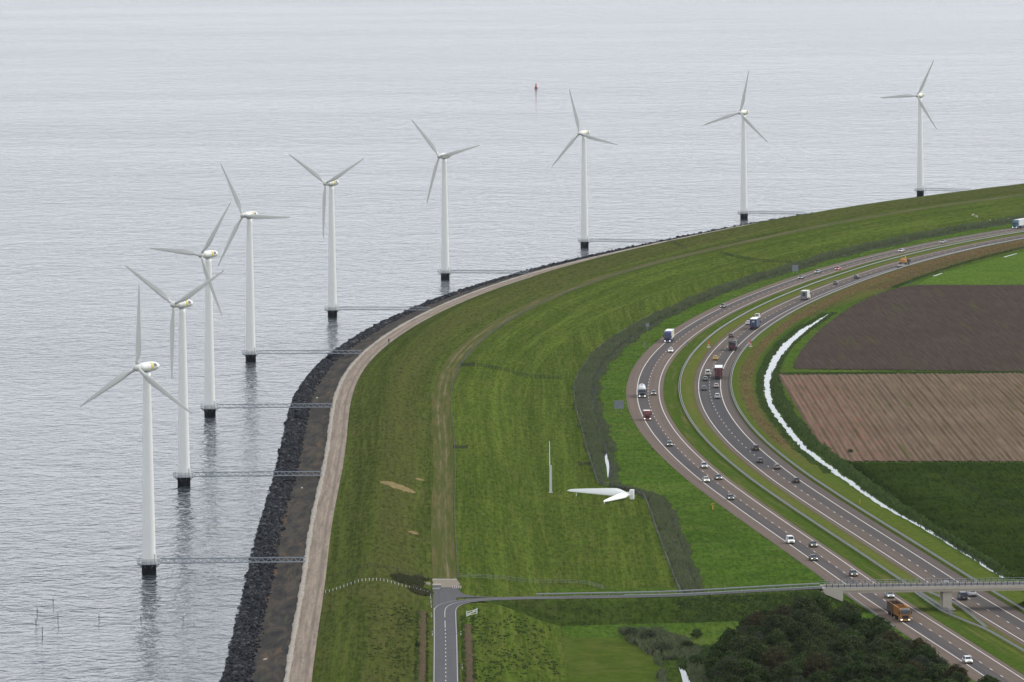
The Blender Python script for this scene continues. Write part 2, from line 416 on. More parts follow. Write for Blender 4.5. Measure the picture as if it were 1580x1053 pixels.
k = NB('median_grass', 0.9, 0.0)
u = k.uv(); s_ = k.xyz(u); p = k.pos()
f = k.noise(p, 0.9, 5.0, 0.7)
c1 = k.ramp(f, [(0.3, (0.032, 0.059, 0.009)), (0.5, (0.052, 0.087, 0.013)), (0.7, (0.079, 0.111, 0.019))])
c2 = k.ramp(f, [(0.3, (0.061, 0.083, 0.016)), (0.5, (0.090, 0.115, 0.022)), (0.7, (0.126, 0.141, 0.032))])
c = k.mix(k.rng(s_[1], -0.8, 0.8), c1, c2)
g = k.noise(k.vmul(u, (0.02, 0.5, 1)), 1.0, 4.0, 0.65)
c = k.mix(k.rng(g, 0.50, 0.68, 0, 0.75), c, (0.133, 0.115, 0.045))
e = k.math('MULTIPLY', k.rng(s_[1], 3.6, 4.9), k.rng(g, 0.35, 0.6, 0.2, 0.9))
c = k.mix(e, c, (0.115, 0.078, 0.054))
k.bump(k.noise(p, 2.2, 4.0, 0.7), 0.7, 0.1)
M_MED = k.col(c)

k = NB('weedy_verge', 0.92, 0.0)
u = k.uv(); s_ = k.xyz(u); p = k.pos()
f = k.noise(p, 0.8, 5.0, 0.72)
c = k.ramp(f, [(0.3, (0.046, 0.067, 0.012)), (0.5, (0.076, 0.105, 0.018)), (0.7, (0.114, 0.129, 0.027))])
g = k.noise(k.vmul(u, (0.016, 0.42, 1)), 1.0, 5.0, 0.7, 0.5)
far = k.rng(s_[0], sE(-40), sE(330))
wide = k.math('ADD', k.math('MULTIPLY', k.band(s_[1], 20.5, 23.8, 1.0), 0.9), k.math('MULTIPLY', far, 0.9))
near_off = k.rng(s_[0], sE(-560), sE(-480))
q = k.math('MULTIPLY', k.math('MULTIPLY', wide, near_off), k.rng(g, 0.34, 0.56))
c = k.mix(k.math('MINIMUM', q, 0.85), c, k.ramp(f, [(0.3, (0.080, 0.052, 0.028)), (0.55, (0.141, 0.087, 0.044)), (0.75, (0.179, 0.125, 0.063))]))
gr = k.math('MULTIPLY', k.rng(s_[1], 24.0, 26.0), k.rng(far, 0.2, 0.6, 1.0, 0.2))
c = k.mix(gr, c, k.ramp(f, [(0.3, (0.021, 0.046, 0.009)), (0.7, (0.057, 0.095, 0.015))]))
k.bump(k.noise(p, 2.0, 4.0, 0.7), 0.8, 0.15)
M_WEED = k.col(c)

def soil_mat(name, a, b, c_, pink=0.0):
    k = NB(name, 0.95, 0.0)
    u = k.uv(); p = k.pos(); s_ = k.xyz(u)
    f = k.noise(k.vmul(u, (1.1, 0.03, 1)), 1.0, 5.0, 0.7)
    c = k.ramp(f, [(0.30, a), (0.5, b), (0.70, c_)])
    g = k.noise(p, 0.02, 4.0, 0.6, 0.4)
    c = k.mix(k.rng(g, 0.4, 0.65, 0, 0.4), c, a)
    cl = k.noise(p, 1.1, 4.0, 0.75)
    c = k.mix(k.rng(cl, 0.35, 0.7, 0.0, 0.45), c, tuple(x * 0.55 for x in b))
    w = k.noise(k.vmul(u, (0.35, 0.012, 1)), 1.0, 4.0, 0.6)
    c = k.mix(k.math('MULTIPLY', k.rng(w, 0.58, 0.68, 0, 0.6), k.rng(g, 0.38, 0.55)), c, (0.070, 0.085, 0.025))
    if pink:
        pr_ = k.math('MULTIPLY', k.rng(s_[0], 16.0, 28.0, 1.0, 0.0), k.rng(k.noise(k.vmul(u, (1.9, 0.05, 1)), 1.0, 2.0), 0.50, 0.60))
        c = k.mix(k.math('MULTIPLY', pr_, pink), c, (0.25, 0.10, 0.085))
    k.bump(cl, 0.9, 0.12)
    return k.col(c)
M_SOILA = soil_mat('ploughed_soil_dark', (0.048, 0.037, 0.031), (0.072, 0.055, 0.045), (0.102, 0.078, 0.062))
M_SOILB = soil_mat('bed_soil_brown', (0.105, 0.076, 0.052), (0.165, 0.120, 0.082), (0.225, 0.168, 0.115), 0.45)
M_CROP = grass_mat('leafy_crop', (0.020, 0.040, 0.008), (0.038, 0.068, 0.012), (0.068, 0.104, 0.018), (0.090, 0.105, 0.022), 0.35, streak=False, bumpd=0.35)
M_WINTER = grass_mat('young_cereal', (0.085, 0.145, 0.022), (0.115, 0.190, 0.030), (0.145, 0.220, 0.038), (0.15, 0.19, 0.045), 0.25, streak=False)
k = NB('bark_mulch', 0.95, 0.0)
f = k.noise(k.pos(), 1.6, 5.0, 0.75)
M_MULCH = k.col(k.ramp(f, [(0.36, (0.045, 0.052, 0.018)), (0.5, (0.085, 0.062, 0.040)), (0.68, (0.140, 0.098, 0.066))]))
k = NB('basalt', 0.8, 0.1)
rr = k.n('ShaderNodeNewGeometry').outputs['Random Per Island']
M_ROCK = k.col(k.mix(k.rng(k.noise(k.pos(), 1.5, 3.0), 0.35, 0.65, 0, 0.35), k.ramp(rr, [(0.0, (0.008, 0.009, 0.012)), (0.55, (0.020, 0.022, 0.027)), (0.88, (0.042, 0.044, 0.050)), (1.0, (0.115, 0.115, 0.115))]), (0.014, 0.016, 0.018)))

# ------------------------------------------------------------------ water, dike, polder
def ys_wide(): return np.r_[-3200, -2000, -1500, -1300, np.arange(-1150, 951, 10.0), 1000, 1200, 2000, 4000, 9000, 16000]
def sheet(name, xl, xr, z, mat, nx=2):
    Y = ys_wide(); n = len(Y); L = xl(Y); Rr = xr(Y)
    t = np.linspace(0, 1, nx)
    V = np.zeros((n, nx, 3)); V[..., 0] = L[:, None] * (1 - t) + Rr[:, None] * t; V[..., 1] = Y[:, None]; V[..., 2] = z
    i = (np.arange(n - 1)[:, None] * nx + np.arange(nx - 1)[None]).ravel()
    F = np.stack([i, i + 1, i + nx + 1, i + nx], 1)
    return structure(link(name, np_mesh(name, V.reshape(-1, 3), F, mat, V.reshape(-1, 3)[:, :2])))
LL = lambda y: np.sqrt(1 + DK.dX(y)**2)
tag(sheet('lake', lambda y: np.full(len(y), -14000.0), lambda y: DK.X(y) - 48.0 * LL(y), 0.0, M_WATER), 'wide grey lake ruffled by small wind waves')
tag(sheet('polder_ground', lambda y: DK.X(y) + 23.2 * LL(y), lambda y: DK.X(y) + 9000.0, ZP, M_VERGE), 'flat green polder land behind the dike')

def bumpy(amp, l=6.0):
    ph = rng.uniform(0, 6.28, 12)
    def f(S, O):
        a = 0
        for i in range(6):
            a = a + np.sin(S / (l * (1.4 ** i)) + ph[i] + O * (0.13 + 0.07 * i)) * np.cos(O / (2.3 + i) + ph[i + 6] + S * 0.02 * i)
        return a * amp / 3
    return f
dd = lambda a: (a, zdike(np.array(a)))
structure(strip('rock_slope_bed', DK, *dd([-52, -49.9, -47.5, -45.1]), M_ASPH))
tag(structure(strip('asphalt_slope', DK, *dd(np.linspace(-45.1, -37.1, 6)), M_ASPH, jitter=bumpy(0.05))), 'dark stained asphalt slope above the boulders')
tag(structure(strip('service_road', DK, *dd(np.linspace(-36.25, -31.4, 5)), M_SROAD, jitter=lambda S, O: 0.03 + 0 * S * O)), 'worn pale service road along the lake side of the dike')
g_off = np.r_[np.linspace(-31.4, -5.9, 26)]
tag(structure(strip('dike_slope', DK, *dd(g_off), M_DIKE, jitter=lambda S, O, b=bumpy(0.09): b(S, O) * np.clip((O + 31.4) / 2, 0, 1) * np.clip((-5.9 - O) / 2, 0, 1))), 'grass covered sea dike with rounded crest')
tag(structure(strip('farm_track', DK, *dd(np.linspace(-5.9, -0.2, 8)), M_TRACK, y0=-868, jitter=lambda S, O: -0.07 * (np.exp(-((O + 3.9) / 0.35)**2) + np.exp(-((O + 2.2) / 0.35)**2)))), 'rutted sandy track along the foot of the dike')
structure(strip('berm_near', DK, *dd(np.linspace(-5.9, -0.2, 4)), M_DIKE, y1=-868, jitter=lambda S, O: -0.02 + 0 * S * O))
f_off = np.r_[np.linspace(-0.2, 25.8, 27)]
tag(structure(strip('inner_berm', DK, *dd(f_off), M_FIELD, jitter=lambda S, O, b=bumpy(0.08, 9): b(S, O) * np.clip((O + 0.2) / 2, 0, 1) * np.clip((23 - O) / 3, 0, 1))), 'grazed grass berm sloping from the track to the polder')

# kerb of concrete lumps along the lake side of the service road
ph = rng.uniform(0, 6.28, 8)
def wob_k(S, o):
    a = 0.10 * np.sin(S / 3.1 + ph[0]) + 0.08 * np.sin(S / 1.3 + ph[1]) + 0.10 * np.sin(S / 9.7 + ph[2])
    return np.where((o < -37.0) | (o > -36.1), a * np.where(o < -37.0, 1.0, -1.3), 0)
structure(tag(strip('kerb', DK, [-37.25, -37.2, -36.7, -36.1, -36.05], [2.2, 2.52, 2.55, 2.52, 2.3], M_KERB, wob=wob_k, jitter=lambda S, O: 0.04 * np.sin(S / 2.3 + ph[3]) * np.sin(S / 0.9 + O), smooth=False), 'ragged pale concrete kerb beside the service road'))

# boulders on the waterline
def boulders():
    ico = np.array([(0, 0, -1), (0.72, -0.53, -0.45), (-0.28, -0.85, -0.45), (-0.89, 0, -0.45), (-0.28, 0.85, -0.45), (0.72, 0.53, -0.45), (0.28, -0.85, 0.45), (-0.72, -0.53, 0.45), (-0.72, 0.53, 0.45), (0.28, 0.85, 0.45), (0.89, 0, 0.45), (0, 0, 1)])
    fc = np.array([(0, 2, 1), (1, 5, 0), (0, 3, 2), (0, 4, 3), (0, 5, 4), (1, 10, 5), (2, 6, 1), (3, 7, 2), (4, 8, 3), (5, 9, 4), (1, 6, 10), (2, 7, 6), (3, 8, 7), (4, 9, 8), (5, 10, 9), (6, 11, 10), (7, 11, 6), (8, 11, 7), (9, 11, 8), (10, 11, 9)])
    n = 21000
    y = np.concatenate([rng.uniform(-1120, -300, 11500), rng.uniform(-300, 420, 7500), rng.uniform(420, 940, n - 19000)])
    band = rng.random(n)
    d = np.where(band < 0.86, rng.uniform(-50.6, -45.2, n), -50.4 + rng.normal(0, 0.35, n))
    d = np.where(rng.random(n) < 0.07, -45.0 + np.abs(rng.normal(0, 0.5, n)), d)
    dx = DK.dX(y); L = np.sqrt(1 + dx**2)
    x = DK.X(y) + d / L; yy = y - d * dx / L
    size = rng.lognormal(-0.93, 0.30, n) * np.where(d < -49, 1.12, 1.0) * np.where(d > -46, 0.7, 1)
    z = zdike(d) + size * rng.uniform(0.05, 0.55, n)
    sc = size[:, None] * rng.uniform(0.65, 1.25, (n, 3)) * np.array([1, 1, 0.85])
    jit = 1 + rng.uniform(-0.28, 0.28, (n, 12, 1))
    q = ico[None] * jit * sc[:, None]
    a = rng.uniform(0, 6.28, n); b = rng.uniform(-0.7, 0.7, n)
    ca, sa, cb, sb = np.cos(a), np.sin(a), np.cos(b), np.sin(b)
    X1 = q[..., 0] * cb[:, None] + q[..., 2] * sb[:, None]; Z1 = -q[..., 0] * sb[:, None] + q[..., 2] * cb[:, None]
    X2 = X1 * ca[:, None] - q[..., 1] * sa[:, None]; Y2 = X1 * sa[:, None] + q[..., 1] * ca[:, None]
    V = np.stack([X2 + x[:, None], Y2 + yy[:, None], Z1 + z[:, None]], -1).reshape(-1, 3)
    F = (fc[None] + (np.arange(n) * 12)[:, None, None]).reshape(-1, 3)
    tag(link('boulders', np_mesh('boulders', V, F, M_ROCK)), 'dark basalt boulders heaped along the waterline', 'boulders', kind='stuff')
boulders()

# ------------------------------------------------------------------ motorway
W_OFF = np.linspace(-17.6, -5.4, 6); E_OFF = np.linspace(4.9, 16.6, 6)
flatz = lambda o, z: (o, np.full(len(o), z))
mw = tag(structure(strip('motorway_west_carriageway', MO, *flatz(W_OFF, ZR), M_MW)), 'left carriageway of the motorway with oncoming traffic')
me_ = tag(structure(strip('motorway_east_carriageway', MO, *flatz(E_OFF, ZR), M_ME)), 'right carriageway of the motorway with traffic driving away')
tag(structure(strip('median', MO, *flatz(np.linspace(-5.4, 4.9, 6), ZR + 0.03), M_MED, jitter=lambda S, O: 0 * S * O)), 'grass median between the carriageways')
def line(name, P, off, w, z, mat, parent, y0, y1, dash=None, gap=None):
    if dash is None:
        o = strip(name, P, [off - w / 2, off + w / 2], [z, z], mat, y0, y1)
    else:
        S = np.arange(np.interp(y0, P.y, P.s), np.interp(y1, P.y, P.s), dash + gap)
        V = []; F = []
        for s in S:
            for q, sg in ((s, -1), (s, 1), (s + dash, 1), (s + dash, -1)):
                y = np.interp(q, P.s, P.y); x, yy = P.at(float(y), off + sg * w / 2); V.append((x, yy, z))
            F.append(tuple(len(V) - 4 + i for i in range(4)))
        o = link(name, np_mesh(name, V, F, mat)); o['kind'] = 'stuff'
    o.parent = parent
    return o
for P_, par, l, r in ((MO, mw, -14.0, -6.8), (MO, me_, 6.3, 13.6)):
    line('edge_line', P_, l, 0.25, ZR + 0.03, M_PAINT, par, -1200, 900)
    line('edge_line', P_, r, 0.25, ZR + 0.03, M_PAINT, par, -1200, 900)
    line('lane_dashes', P_, (l + r) / 2, 0.21, ZR + 0.03, M_PAINT, par, -1100, 700, 3.2, 8.8)
tag(structure(strip('roadside_verge', MO, *flatz(np.r_[16.6, 17.5, np.linspace(19, 27.2, 6)], ZP + 0.04), M_WEED, jitter=lambda S, O: 0.05 + 0 * S * O)), 'weedy strip between the motorway and the canal')

fvg = lambda S, o: (o - 27.0) * (np.interp(S, [sE(70), sE(150), sE(300), sE(700)], [0.02, 0.9, 1.7, 1.85]) - 1)
tag(structure(strip('far_verge', MO, *flatz([27.0, 28.5, 30, 31.5, 33], ZP + 0.05), M_WEED, y0=66, wob=fvg)), 'brown weedy verge widening towards the far canal')

# ------------------------------------------------------------------ canal, ditches, fields
M_MULCH_DK = flat('wheel_track_soil', (0.028, 0.040, 0.016), 0.95, 0.0, vary=0.3, scale=0.5)
def poly_sheet(name, pts, z, mat, label=None):
    V = [(x, y, z) for x, y in pts]
    me = bpy.data.meshes.new(name); me.from_pydata(V, [], [tuple(range(len(V)))]); me.materials.append(mat); me.update()
    if me.polygons[0].normal.z < 0: me.flip_normals()
    o = structure(link(name, me))
    if label: o['label'] = label
    return o
def ribbon(name, L, Rr, z, mat):
    V = [(x, y, z) for a, b in zip(L, Rr) for x, y in (a, b)]
    F = [(2 * i, 2 * i + 1, 2 * i + 3, 2 * i + 2) for i in range(len(L) - 1)]
    me = np_mesh(name, V, F, mat)
    return structure(link(name, me))
def dense(pts, step=4.0, rag=0.0):
    P = np.array(pts, float)
    s = np.r_[0, np.cumsum(np.hypot(*np.diff(P, axis=0).T))]
    n = max(2, int(s[-1] / step)); t = np.linspace(0, s[-1], n)
    # smooth by a small moving average over a fine resampling
    q = np.stack([np.interp(t, s, P[:, 0]), np.interp(t, s, P[:, 1])], 1)
    for _ in range(6): q[1:-1] = 0.25 * q[:-2] + 0.5 * q[1:-1] + 0.25 * q[2:]
    if rag: q[:, 0] += rng.normal(0, rag, n)
    return q

CAN_L = [(119.21, -828.88), (113.34, -770.34), (106.92, -710.41), (98.67, -642.86), (91.70, -561.42), (85.43, -477.09), (83.73, -422.35), (81.90, -343.92), (82.56, -281.99), (85.14, -216.40), (91.23, -135.33), (97.41, -76.00), (106.46, -7.23), (122.42, 82.50)]
CAN_W = [1.3, 1.35, 1.4, 1.5, 1.7, 2.0, 1.9, 1.8, 1.9, 2.3, 3.0, 3.4, 3.0, 0.3]
cl = np.array(CAN_L); L_ = dense(cl, 3.5, 0.2)
wv = np.interp(L_[:, 1], cl[:, 1], CAN_W) + rng.normal(0, 0.12, len(L_))
tag(ribbon('canal_water', L_, L_ + np.stack([np.maximum(wv, 0.1), 0 * wv], 1), ZP + 0.12, M_STILL), 'bright narrow canal curving beside the motorway')
CAN_R = L_ + np.stack([np.maximum(wv, 0.1), 0 * wv], 1)
for a, b in (((160.94, 243.00), (165.09, 258.58)), ((175.27, 292.17), (180.26, 310.35)), ((214.06, 415.46), (221.60, 439.70))):
    ribbon('canal_water', [a, b], [(a[0] + .7, a[1] - 1), (b[0] + .4, b[1] - 1)], ZP + 0.16, M_STILL)
DIT_L = dense([(41.08, -871.99), (40.24, -845.51), (39.42, -803.70), (38.58, -748.02), (37.69, -688.35), (36.83, -623.54), (33.06, -605.86), (26.93, -594.37), (24.47, -588.62), (23.62, -542.64), (22.48, -477.60), (21.75, -413.54), (20.86, -347.48), (20.72, -290.95), (21.17, -247.18), (23.30, -201.71), (26.69, -148.66), (31.12, -93.08), (39.54, -25.50), (52.92, 63.83), (70.35, 157.58), (89.06, 251.91), (104.08, 309.08), (126.17, 393.09), (137.36, 439.18), (162.15, 516.42), (196.38, 608.82), (222.47, 668.83), (240.11, 708.56), (262.75, 756.15)], 4.0)
DIT_R = dense([(46.29, -872.30), (45.25, -845.12), (44.75, -796.74), (44.30, -748.39), (43.25, -679.50), (42.51, -631.80), (37.40, -613.46), (30.75, -603.87), (29.50, -581.48), (29.56, -533.21), (29.79, -471.83), (29.16, -424.14), (28.30, -374.04), (27.88, -301.58), (29.18, -231.96), (32.67, -165.45), (39.46, -93.83), (47.03, -26.19), (58.73, 58.81), (69.24, 117.50), (87.60, 208.86), (102.57, 270.62), (124.19, 349.67), (135.31, 396.98), (159.61, 470.99), (193.50, 566.98), (228.50, 650.51), (263.53, 727.89)], 4.0)
di = DIT_L[(DIT_L[:, 1] > -840) & (DIT_L[:, 1] < 690)]; dr_ = DIT_R[np.argsort(DIT_R[:, 1])]
dx_ = np.interp(di[:, 1], dr_[:, 1], dr_[:, 0])
M_MUD_SHADE = flat('ditch_mud_shade', (0.018, 0.024, 0.016), 0.8, 0.1, vary=0.3, scale=0.3)  # mud colour darkened to paint in the shadowed water channel between the reeds
tag(ribbon('ditch_bed_shade', np.c_[di[:, 0] * .44 + dx_ * .56, di[:, 1]], np.c_[di[:, 0] * .12 + dx_ * .88, di[:, 1]], ZP + .07, M_MUD_SHADE), 'muddy bed of the reed ditch, the shade of its channel painted in')
ribbon('ditch_water', [(26.89, -567.15), (26.96, -551.73), (27.08, -536.06), (26.94, -518.09), (27.03, -503.88), (27.39, -493.63)], [(27.07, -567.16), (27.49, -551.77), (27.83, -536.11), (27.97, -518.16), (28.08, -503.96), (27.64, -493.65)], ZP + 0.14, M_STILL)
ribbon('ditch_water', [(36.12, -1032.52), (36.05, -1019.56), (36.00, -1008.57), (35.84, -998.53), (35.69, -990.61), (35.45, -978.00)], [(37.91, -1032.62), (37.58, -1019.64), (37.33, -1008.65), (36.76, -998.58), (36.33, -990.65), (35.62, -978.01)], ZP + 0.14, M_STILL)

def rows_field(name, poly, a, b, period, prof, mat, nv=26, zb=ZP + 0.06, noise=0.06, label=None):
    """ridged soil: rows run along a->b, clipped to poly"""
    A = np.array(a); v = np.array(b) - A; v /= np.hypot(*v); u = np.array([v[1], -v[0]])
    if u[0] < 0: u = -u
    Q = np.array(poly) - A; U = Q @ u; Vv = Q @ v
    us = []; hs = []
    k0 = math.ceil(U.min() / period); k1 = math.floor(U.max() / period)
    for kk in range(k0, k1):
        for t, h in prof: us.append((kk + t) * period); hs.append(h)
    us = np.array(us); hs = np.array(hs)
    keep = (us > U.min() + 0.05) & (us < U.max() - 0.05); us, hs = us[keep], hs[keep]
    lo = np.full(len(us), 1e9); hi = np.full(len(us), -1e9)
    m = len(Q)
    for i in range(m):
        u0, u1, v0, v1 = U[i], U[(i + 1) % m], Vv[i], Vv[(i + 1) % m]
        if abs(u1 - u0) < 1e-9: continue
        t = (us - u0) / (u1 - u0); ok = (t >= 0) & (t <= 1); vv = v0 + t * (v1 - v0)
        lo = np.where(ok, np.minimum(lo, vv), lo); hi = np.where(ok, np.maximum(hi, vv), hi)
    ok = hi > lo; us, hs, lo, hi = us[ok], hs[ok], lo[ok], hi[ok]
    T = np.linspace(0, 1, nv)
    VV = lo[:, None] * (1 - T) + hi[:, None] * T
    P = A[None, None] + us[:, None, None] * u + VV[..., None] * v
    rowh = rng.uniform(0.55, 1.25, len(us))[:, None]
    Z = zb + hs[:, None] * rowh + rng.normal(0, noise, VV.shape) * (hs[:, None] > 0.02)
    V = np.concatenate([P, Z[..., None]], -1).reshape(-1, 3)
    n = len(us)
    i = (np.arange(n - 1)[:, None] * nv + np.arange(nv - 1)[None]).ravel()
    F = np.stack([i, i + nv, i + nv + 1, i + 1], 1)
    uv = np.stack([np.repeat((us - us.min())[:, None], nv, 1), VV], -1).reshape(-1, 2)
    o = structure(link(name, np_mesh(name, V, F, mat, uv)))
    if label: o['label'] = label
    return o
FA = [(96.33, -185.86), (98.49, -152.07), (102.61, -105.50), (108.23, -53.96), (115.21, 3.12), (123.35, 59.50), (132.64, 118.49), (141.55, 165.39), (150.01, 200.60), (158.00, 225.04), (166.71, 237.95), (240.0, 229.0), (420.0, 212.0), (420.0, -262.0), (174.00, -203.63)]
rows_field('ploughed_field', FA, (125.81, 59.26), (131.58, -194.46), 1.5, [(0.0, 0.0), (0.35, 0.20), (0.65, 0.22)], M_SOILA, nv=40, label='dark ploughed field in the bend of the canal')
FB = [(89.67, -212.84), (88.33, -265.84), (87.69, -316.39), (88.60, -367.10), (89.47, -415.41), (91.55, -463.73), (94.13, -501.62), (96.40, -524.12), (148.21, -528.91), (400.0, -555.0), (420.0, -272.0), (173.35, -211.80)]
rows_field('bed_field', FB, (99.81, -216.42), (101.69, -520.49), 3.3, [(0.0, 0.0), (0.10, 0.0), (0.16, 0.34), (0.46, 0.36), (0.52, 0.14), (0.60, 0.14), (0.66, 0.32), (0.94, 0.34)], M_SOILB, nv=40, label='brown field of raised beds with reddish rows at its left end')
FC = [(96.84, -530.15), (99.34, -563.62), (102.28, -608.87), (106.30, -660.71), (110.41, -704.77), (116.31, -765.34), (122.84, -828.92), (131.0, -910.0), (400.0, -920.0), (400.0, -560.0), (147.81, -533.87)]
rows_field('crop_field', FC, (111.38, -577.84), (115.24, -780.41), 0.9, [(0.0, 0.05), (0.3, 0.36), (0.65, 0.38)], M_CROP, nv=260, noise=0.11, label='dark green leafy crop field beside the canal')
DM = DIT_L[DIT_L[:, 1] > -845]
fd = np.array([DK.at(float(y), 22.6) for y in DM[:, 1]])
fd[:, 1] = DM[:, 1]; fd[:, 0] = DK.X(fd[:, 1]) + 21.4 * LL(fd[:, 1])
V_ = np.stack([fd, fd * .5 + DM * .5, DM + np.array([.3, 0])], 1); V_ = np.concatenate([V_, np.full(V_.shape[:2] + (1,), ZP + .03)], -1); 
i_ = (np.arange(len(DM) - 1)[:, None] * 3 + np.arange(2)[None]).ravel()
tag(structure(link('meadow', np_mesh('meadow', V_.reshape(-1, 3), np.stack([i_, i_ + 1, i_ + 4, i_ + 3], 1), M_FIELD, V_.reshape(-1, 3)[:, [1, 0]]))), 'olive green meadow between the dike foot and the reed ditch')
FD = [(165.79, 240.02), (172.57, 279.60), (182.81, 320.02), (197.13, 367.80), (211.27, 408.34), (226.02, 452.38), (300.0, 690.0), (600.0, 650.0), (600.0, 200.0), (240.0, 231.0)]
tag(poly_sheet('cereal_field', FD, ZP + 0.07, M_WINTER), 'pale green smooth field above the ploughed one')
for q in (((121.42, -561.65), (124.99, -597.93), (129.44, -631.09), (135.54, -688.73)), ((122.78, -557.88), (126.70, -594.32), (131.12, -627.61), (137.51, -685.50))):
    d_ = dense(q, 6.0, 0.08)
    structure(ribbon('tractor_track', d_, d_ + np.array([0.55, 0.0]), ZP + 0.47, M_MULCH_DK))

# ------------------------------------------------------------------ reeds, weeds, tussocks (uncountable)
def clumps(name, pts, h, w, mat, label, cat, blades=3, lean=0.25, hv=0.35, base=0.0):
    """upright tapered leaves: pts (n,3)"""
    P = np.repeat(np.asarray(pts, float), blades, 0); n = len(P)
    a = rng.uniform(0, PI, n); hh = h * rng.uniform(1 - hv, 1 + hv, n); ww = w * rng.uniform(0.7, 1.4, n)
    la = rng.uniform(0, 2 * PI, n); le = hh * np.abs(rng.normal(0, lean, n))
    P[:, 0] += rng.normal(0, w * 0.5, n); P[:, 1] += rng.normal(0, w * 0.5, n)
    ax, ay = np.cos(a) * ww / 2, np.sin(a) * ww / 2
    V = np.zeros((n, 4, 3))
    V[:, 0] = P + np.stack([-ax * .7, -ay * .7, 0 * ax - base], 1); V[:, 1] = P + np.stack([ax * .7, ay * .7, 0 * ax - base], 1)
    tx, ty = np.cos(la) * le, np.sin(la) * le
    V[:, 2] = P + np.stack([ax + tx * .6, ay + ty * .6, hh * 0.72], 1); V[:, 3] = P + np.stack([-ax * .5 + tx, -ay * .5 + ty, hh], 1)
    F = np.arange(n * 4).reshape(-1, 4)
    return tag(link(name, np_mesh(name, V.reshape(-1, 3), F, mat)), label, cat, kind='stuff')
def leafy(name, cols, rough=0.8):
    k = NB(name, rough, 0.03)
    ri = k.n('ShaderNodeNewGeometry').outputs['Random Per Island']
    c = k.ramp(ri, [(i / (len(cols) - 1), q) for i, q in enumerate(cols)])
    b = k.noise(k.pos(), 0.06, 3.0, 0.6)
    c = k.mix(k.rng(b, 0.35, 0.65, 0.0, 0.5), c, cols[0])
    k.col(c)
    tr = k.n('ShaderNodeBsdfTranslucent'); k.put(tr.inputs['Color'], c)
    mx = k.n('ShaderNodeMixShader'); mx.inputs[0].default_value = 0.4
    out = [n for n in k.nt.nodes if n.type == 'OUTPUT_MATERIAL'][0]
    k.nt.links.new(k.b.outputs[0], mx.inputs[1]); k.nt.links.new(tr.outputs[0], mx.inputs[2]); k.nt.links.new(mx.outputs[0], out.inputs[0])
    return k.m
M_REED = leafy('reed_leaves', [(0.078, 0.104, 0.049), (0.111, 0.141, 0.064), (0.144, 0.167, 0.085), (0.174, 0.167, 0.107)])
M_SEDGE = leafy('bank_weeds', [(0.046, 0.080, 0.022), (0.073, 0.118, 0.031), (0.111, 0.152, 0.044)])
M_TUFT = leafy('tussock_leaves', [(0.044, 0.068, 0.018), (0.063, 0.089, 0.022), (0.081, 0.104, 0.030)])
M_DRY = leafy('dry_stalks', [(0.148, 0.100, 0.056), (0.200, 0.133, 0.074), (0.32, 0.24, 0.13)])
def between(L, Rr, n, gaps=(), lo=0.0, hi=1.0, y0=-1e9, y1=1e9, z=ZP):
    """random points between two banks, matched on y"""
    L = L[np.argsort(L[:, 1])]; Rr = Rr[np.argsort(Rr[:, 1])]
    a, b = max(L[0, 1], Rr[0, 1], y0), min(L[-1, 1], Rr[-1, 1], y1)
    y = rng.uniform(a, b, n); w = rng.uniform(lo, hi, n)
    w = .5 + (w - .5) * (1 + .16 * np.sin(y * .09) + .12 * np.sin(y * .31 + 1))
    x = np.interp(y, L[:, 1], L[:, 0]) * (1 - w) + np.interp(y, Rr[:, 1], Rr[:, 0]) * w
    p = np.c_[x, y, np.full(n, z)]
    q_ = np.sin(y * .11) + np.sin(y * .043 + x * .9) + np.sin(x * 1.7 - y * .07)
    p = p[(q_ > -1.3) | (rng.random(n) < .35)]
    for x0, x1, ya, yb in gaps: p = p[~((p[:, 0] > x0) & (p[:, 0] < x1) & (p[:, 1] > ya) & (p[:, 1] < yb))]
    return p

GAP = [((26.09, -565.18)[0], (27.75, -565.30)[0] + 0.4, (26.83, -565.23)[1] - 26, (27.56, -491.57)[1])]
clumps('ditch_reeds', between(DIT_L, DIT_R, 21000, GAP, -.03, .66), 1.2, 0.30, M_REED, 'grey green reed bed filling the ditch left of the motorway', 'reeds')
clumps('ditch_bank_weeds', between(DIT_L, DIT_R, 8000, GAP, 0.80, 1.06), 0.6, 0.32, M_REED, 'dark weeds on the motorway side of the reed ditch', 'weeds')
cR = np.array(CAN_R); cRo = cR + np.array([1.0, 0])
bankE = np.array([(122.84, -828.92), (116.31, -765.34), (110.41, -704.77), (102.28, -608.87), (96.84, -530.15), (91.55, -463.73), (88.60, -367.10), (88.33, -265.84), (89.67, -212.84), (92.73, -165.85), (97.90, -108.07), (105.13, -44.24), (114.56, 19.71), (128.14, 104.58)])
bankE = dense(bankE, 6.0)
clumps('canal_bank_weeds', np.r_[between(cR, bankE, 9000, y1=-150, lo=.12, hi=1.1), between(cR, bankE, 1100, lo=.15, y0=-150)], 0.5, 0.42, M_SEDGE, 'dark green weeds on the field side of the canal', 'weeds')
clumps('canal_bank_shrubs', between(cR, bankE, 1500, lo=0.35, hi=0.85, y1=-230), 1.15, 0.6, M_SEDGE, 'taller bushy growth on the field side of the canal', 'shrubs')
lw = np.array(L_)
clumps('canal_edge_sedge', between(lw - np.array([2.6, 0]), lw - np.array([0.35, 0]), 3800, lo=0.0, hi=1.0, y0=-560), 0.35, 0.35, M_SEDGE, 'green sedge on the motorway side of the canal', 'sedge')
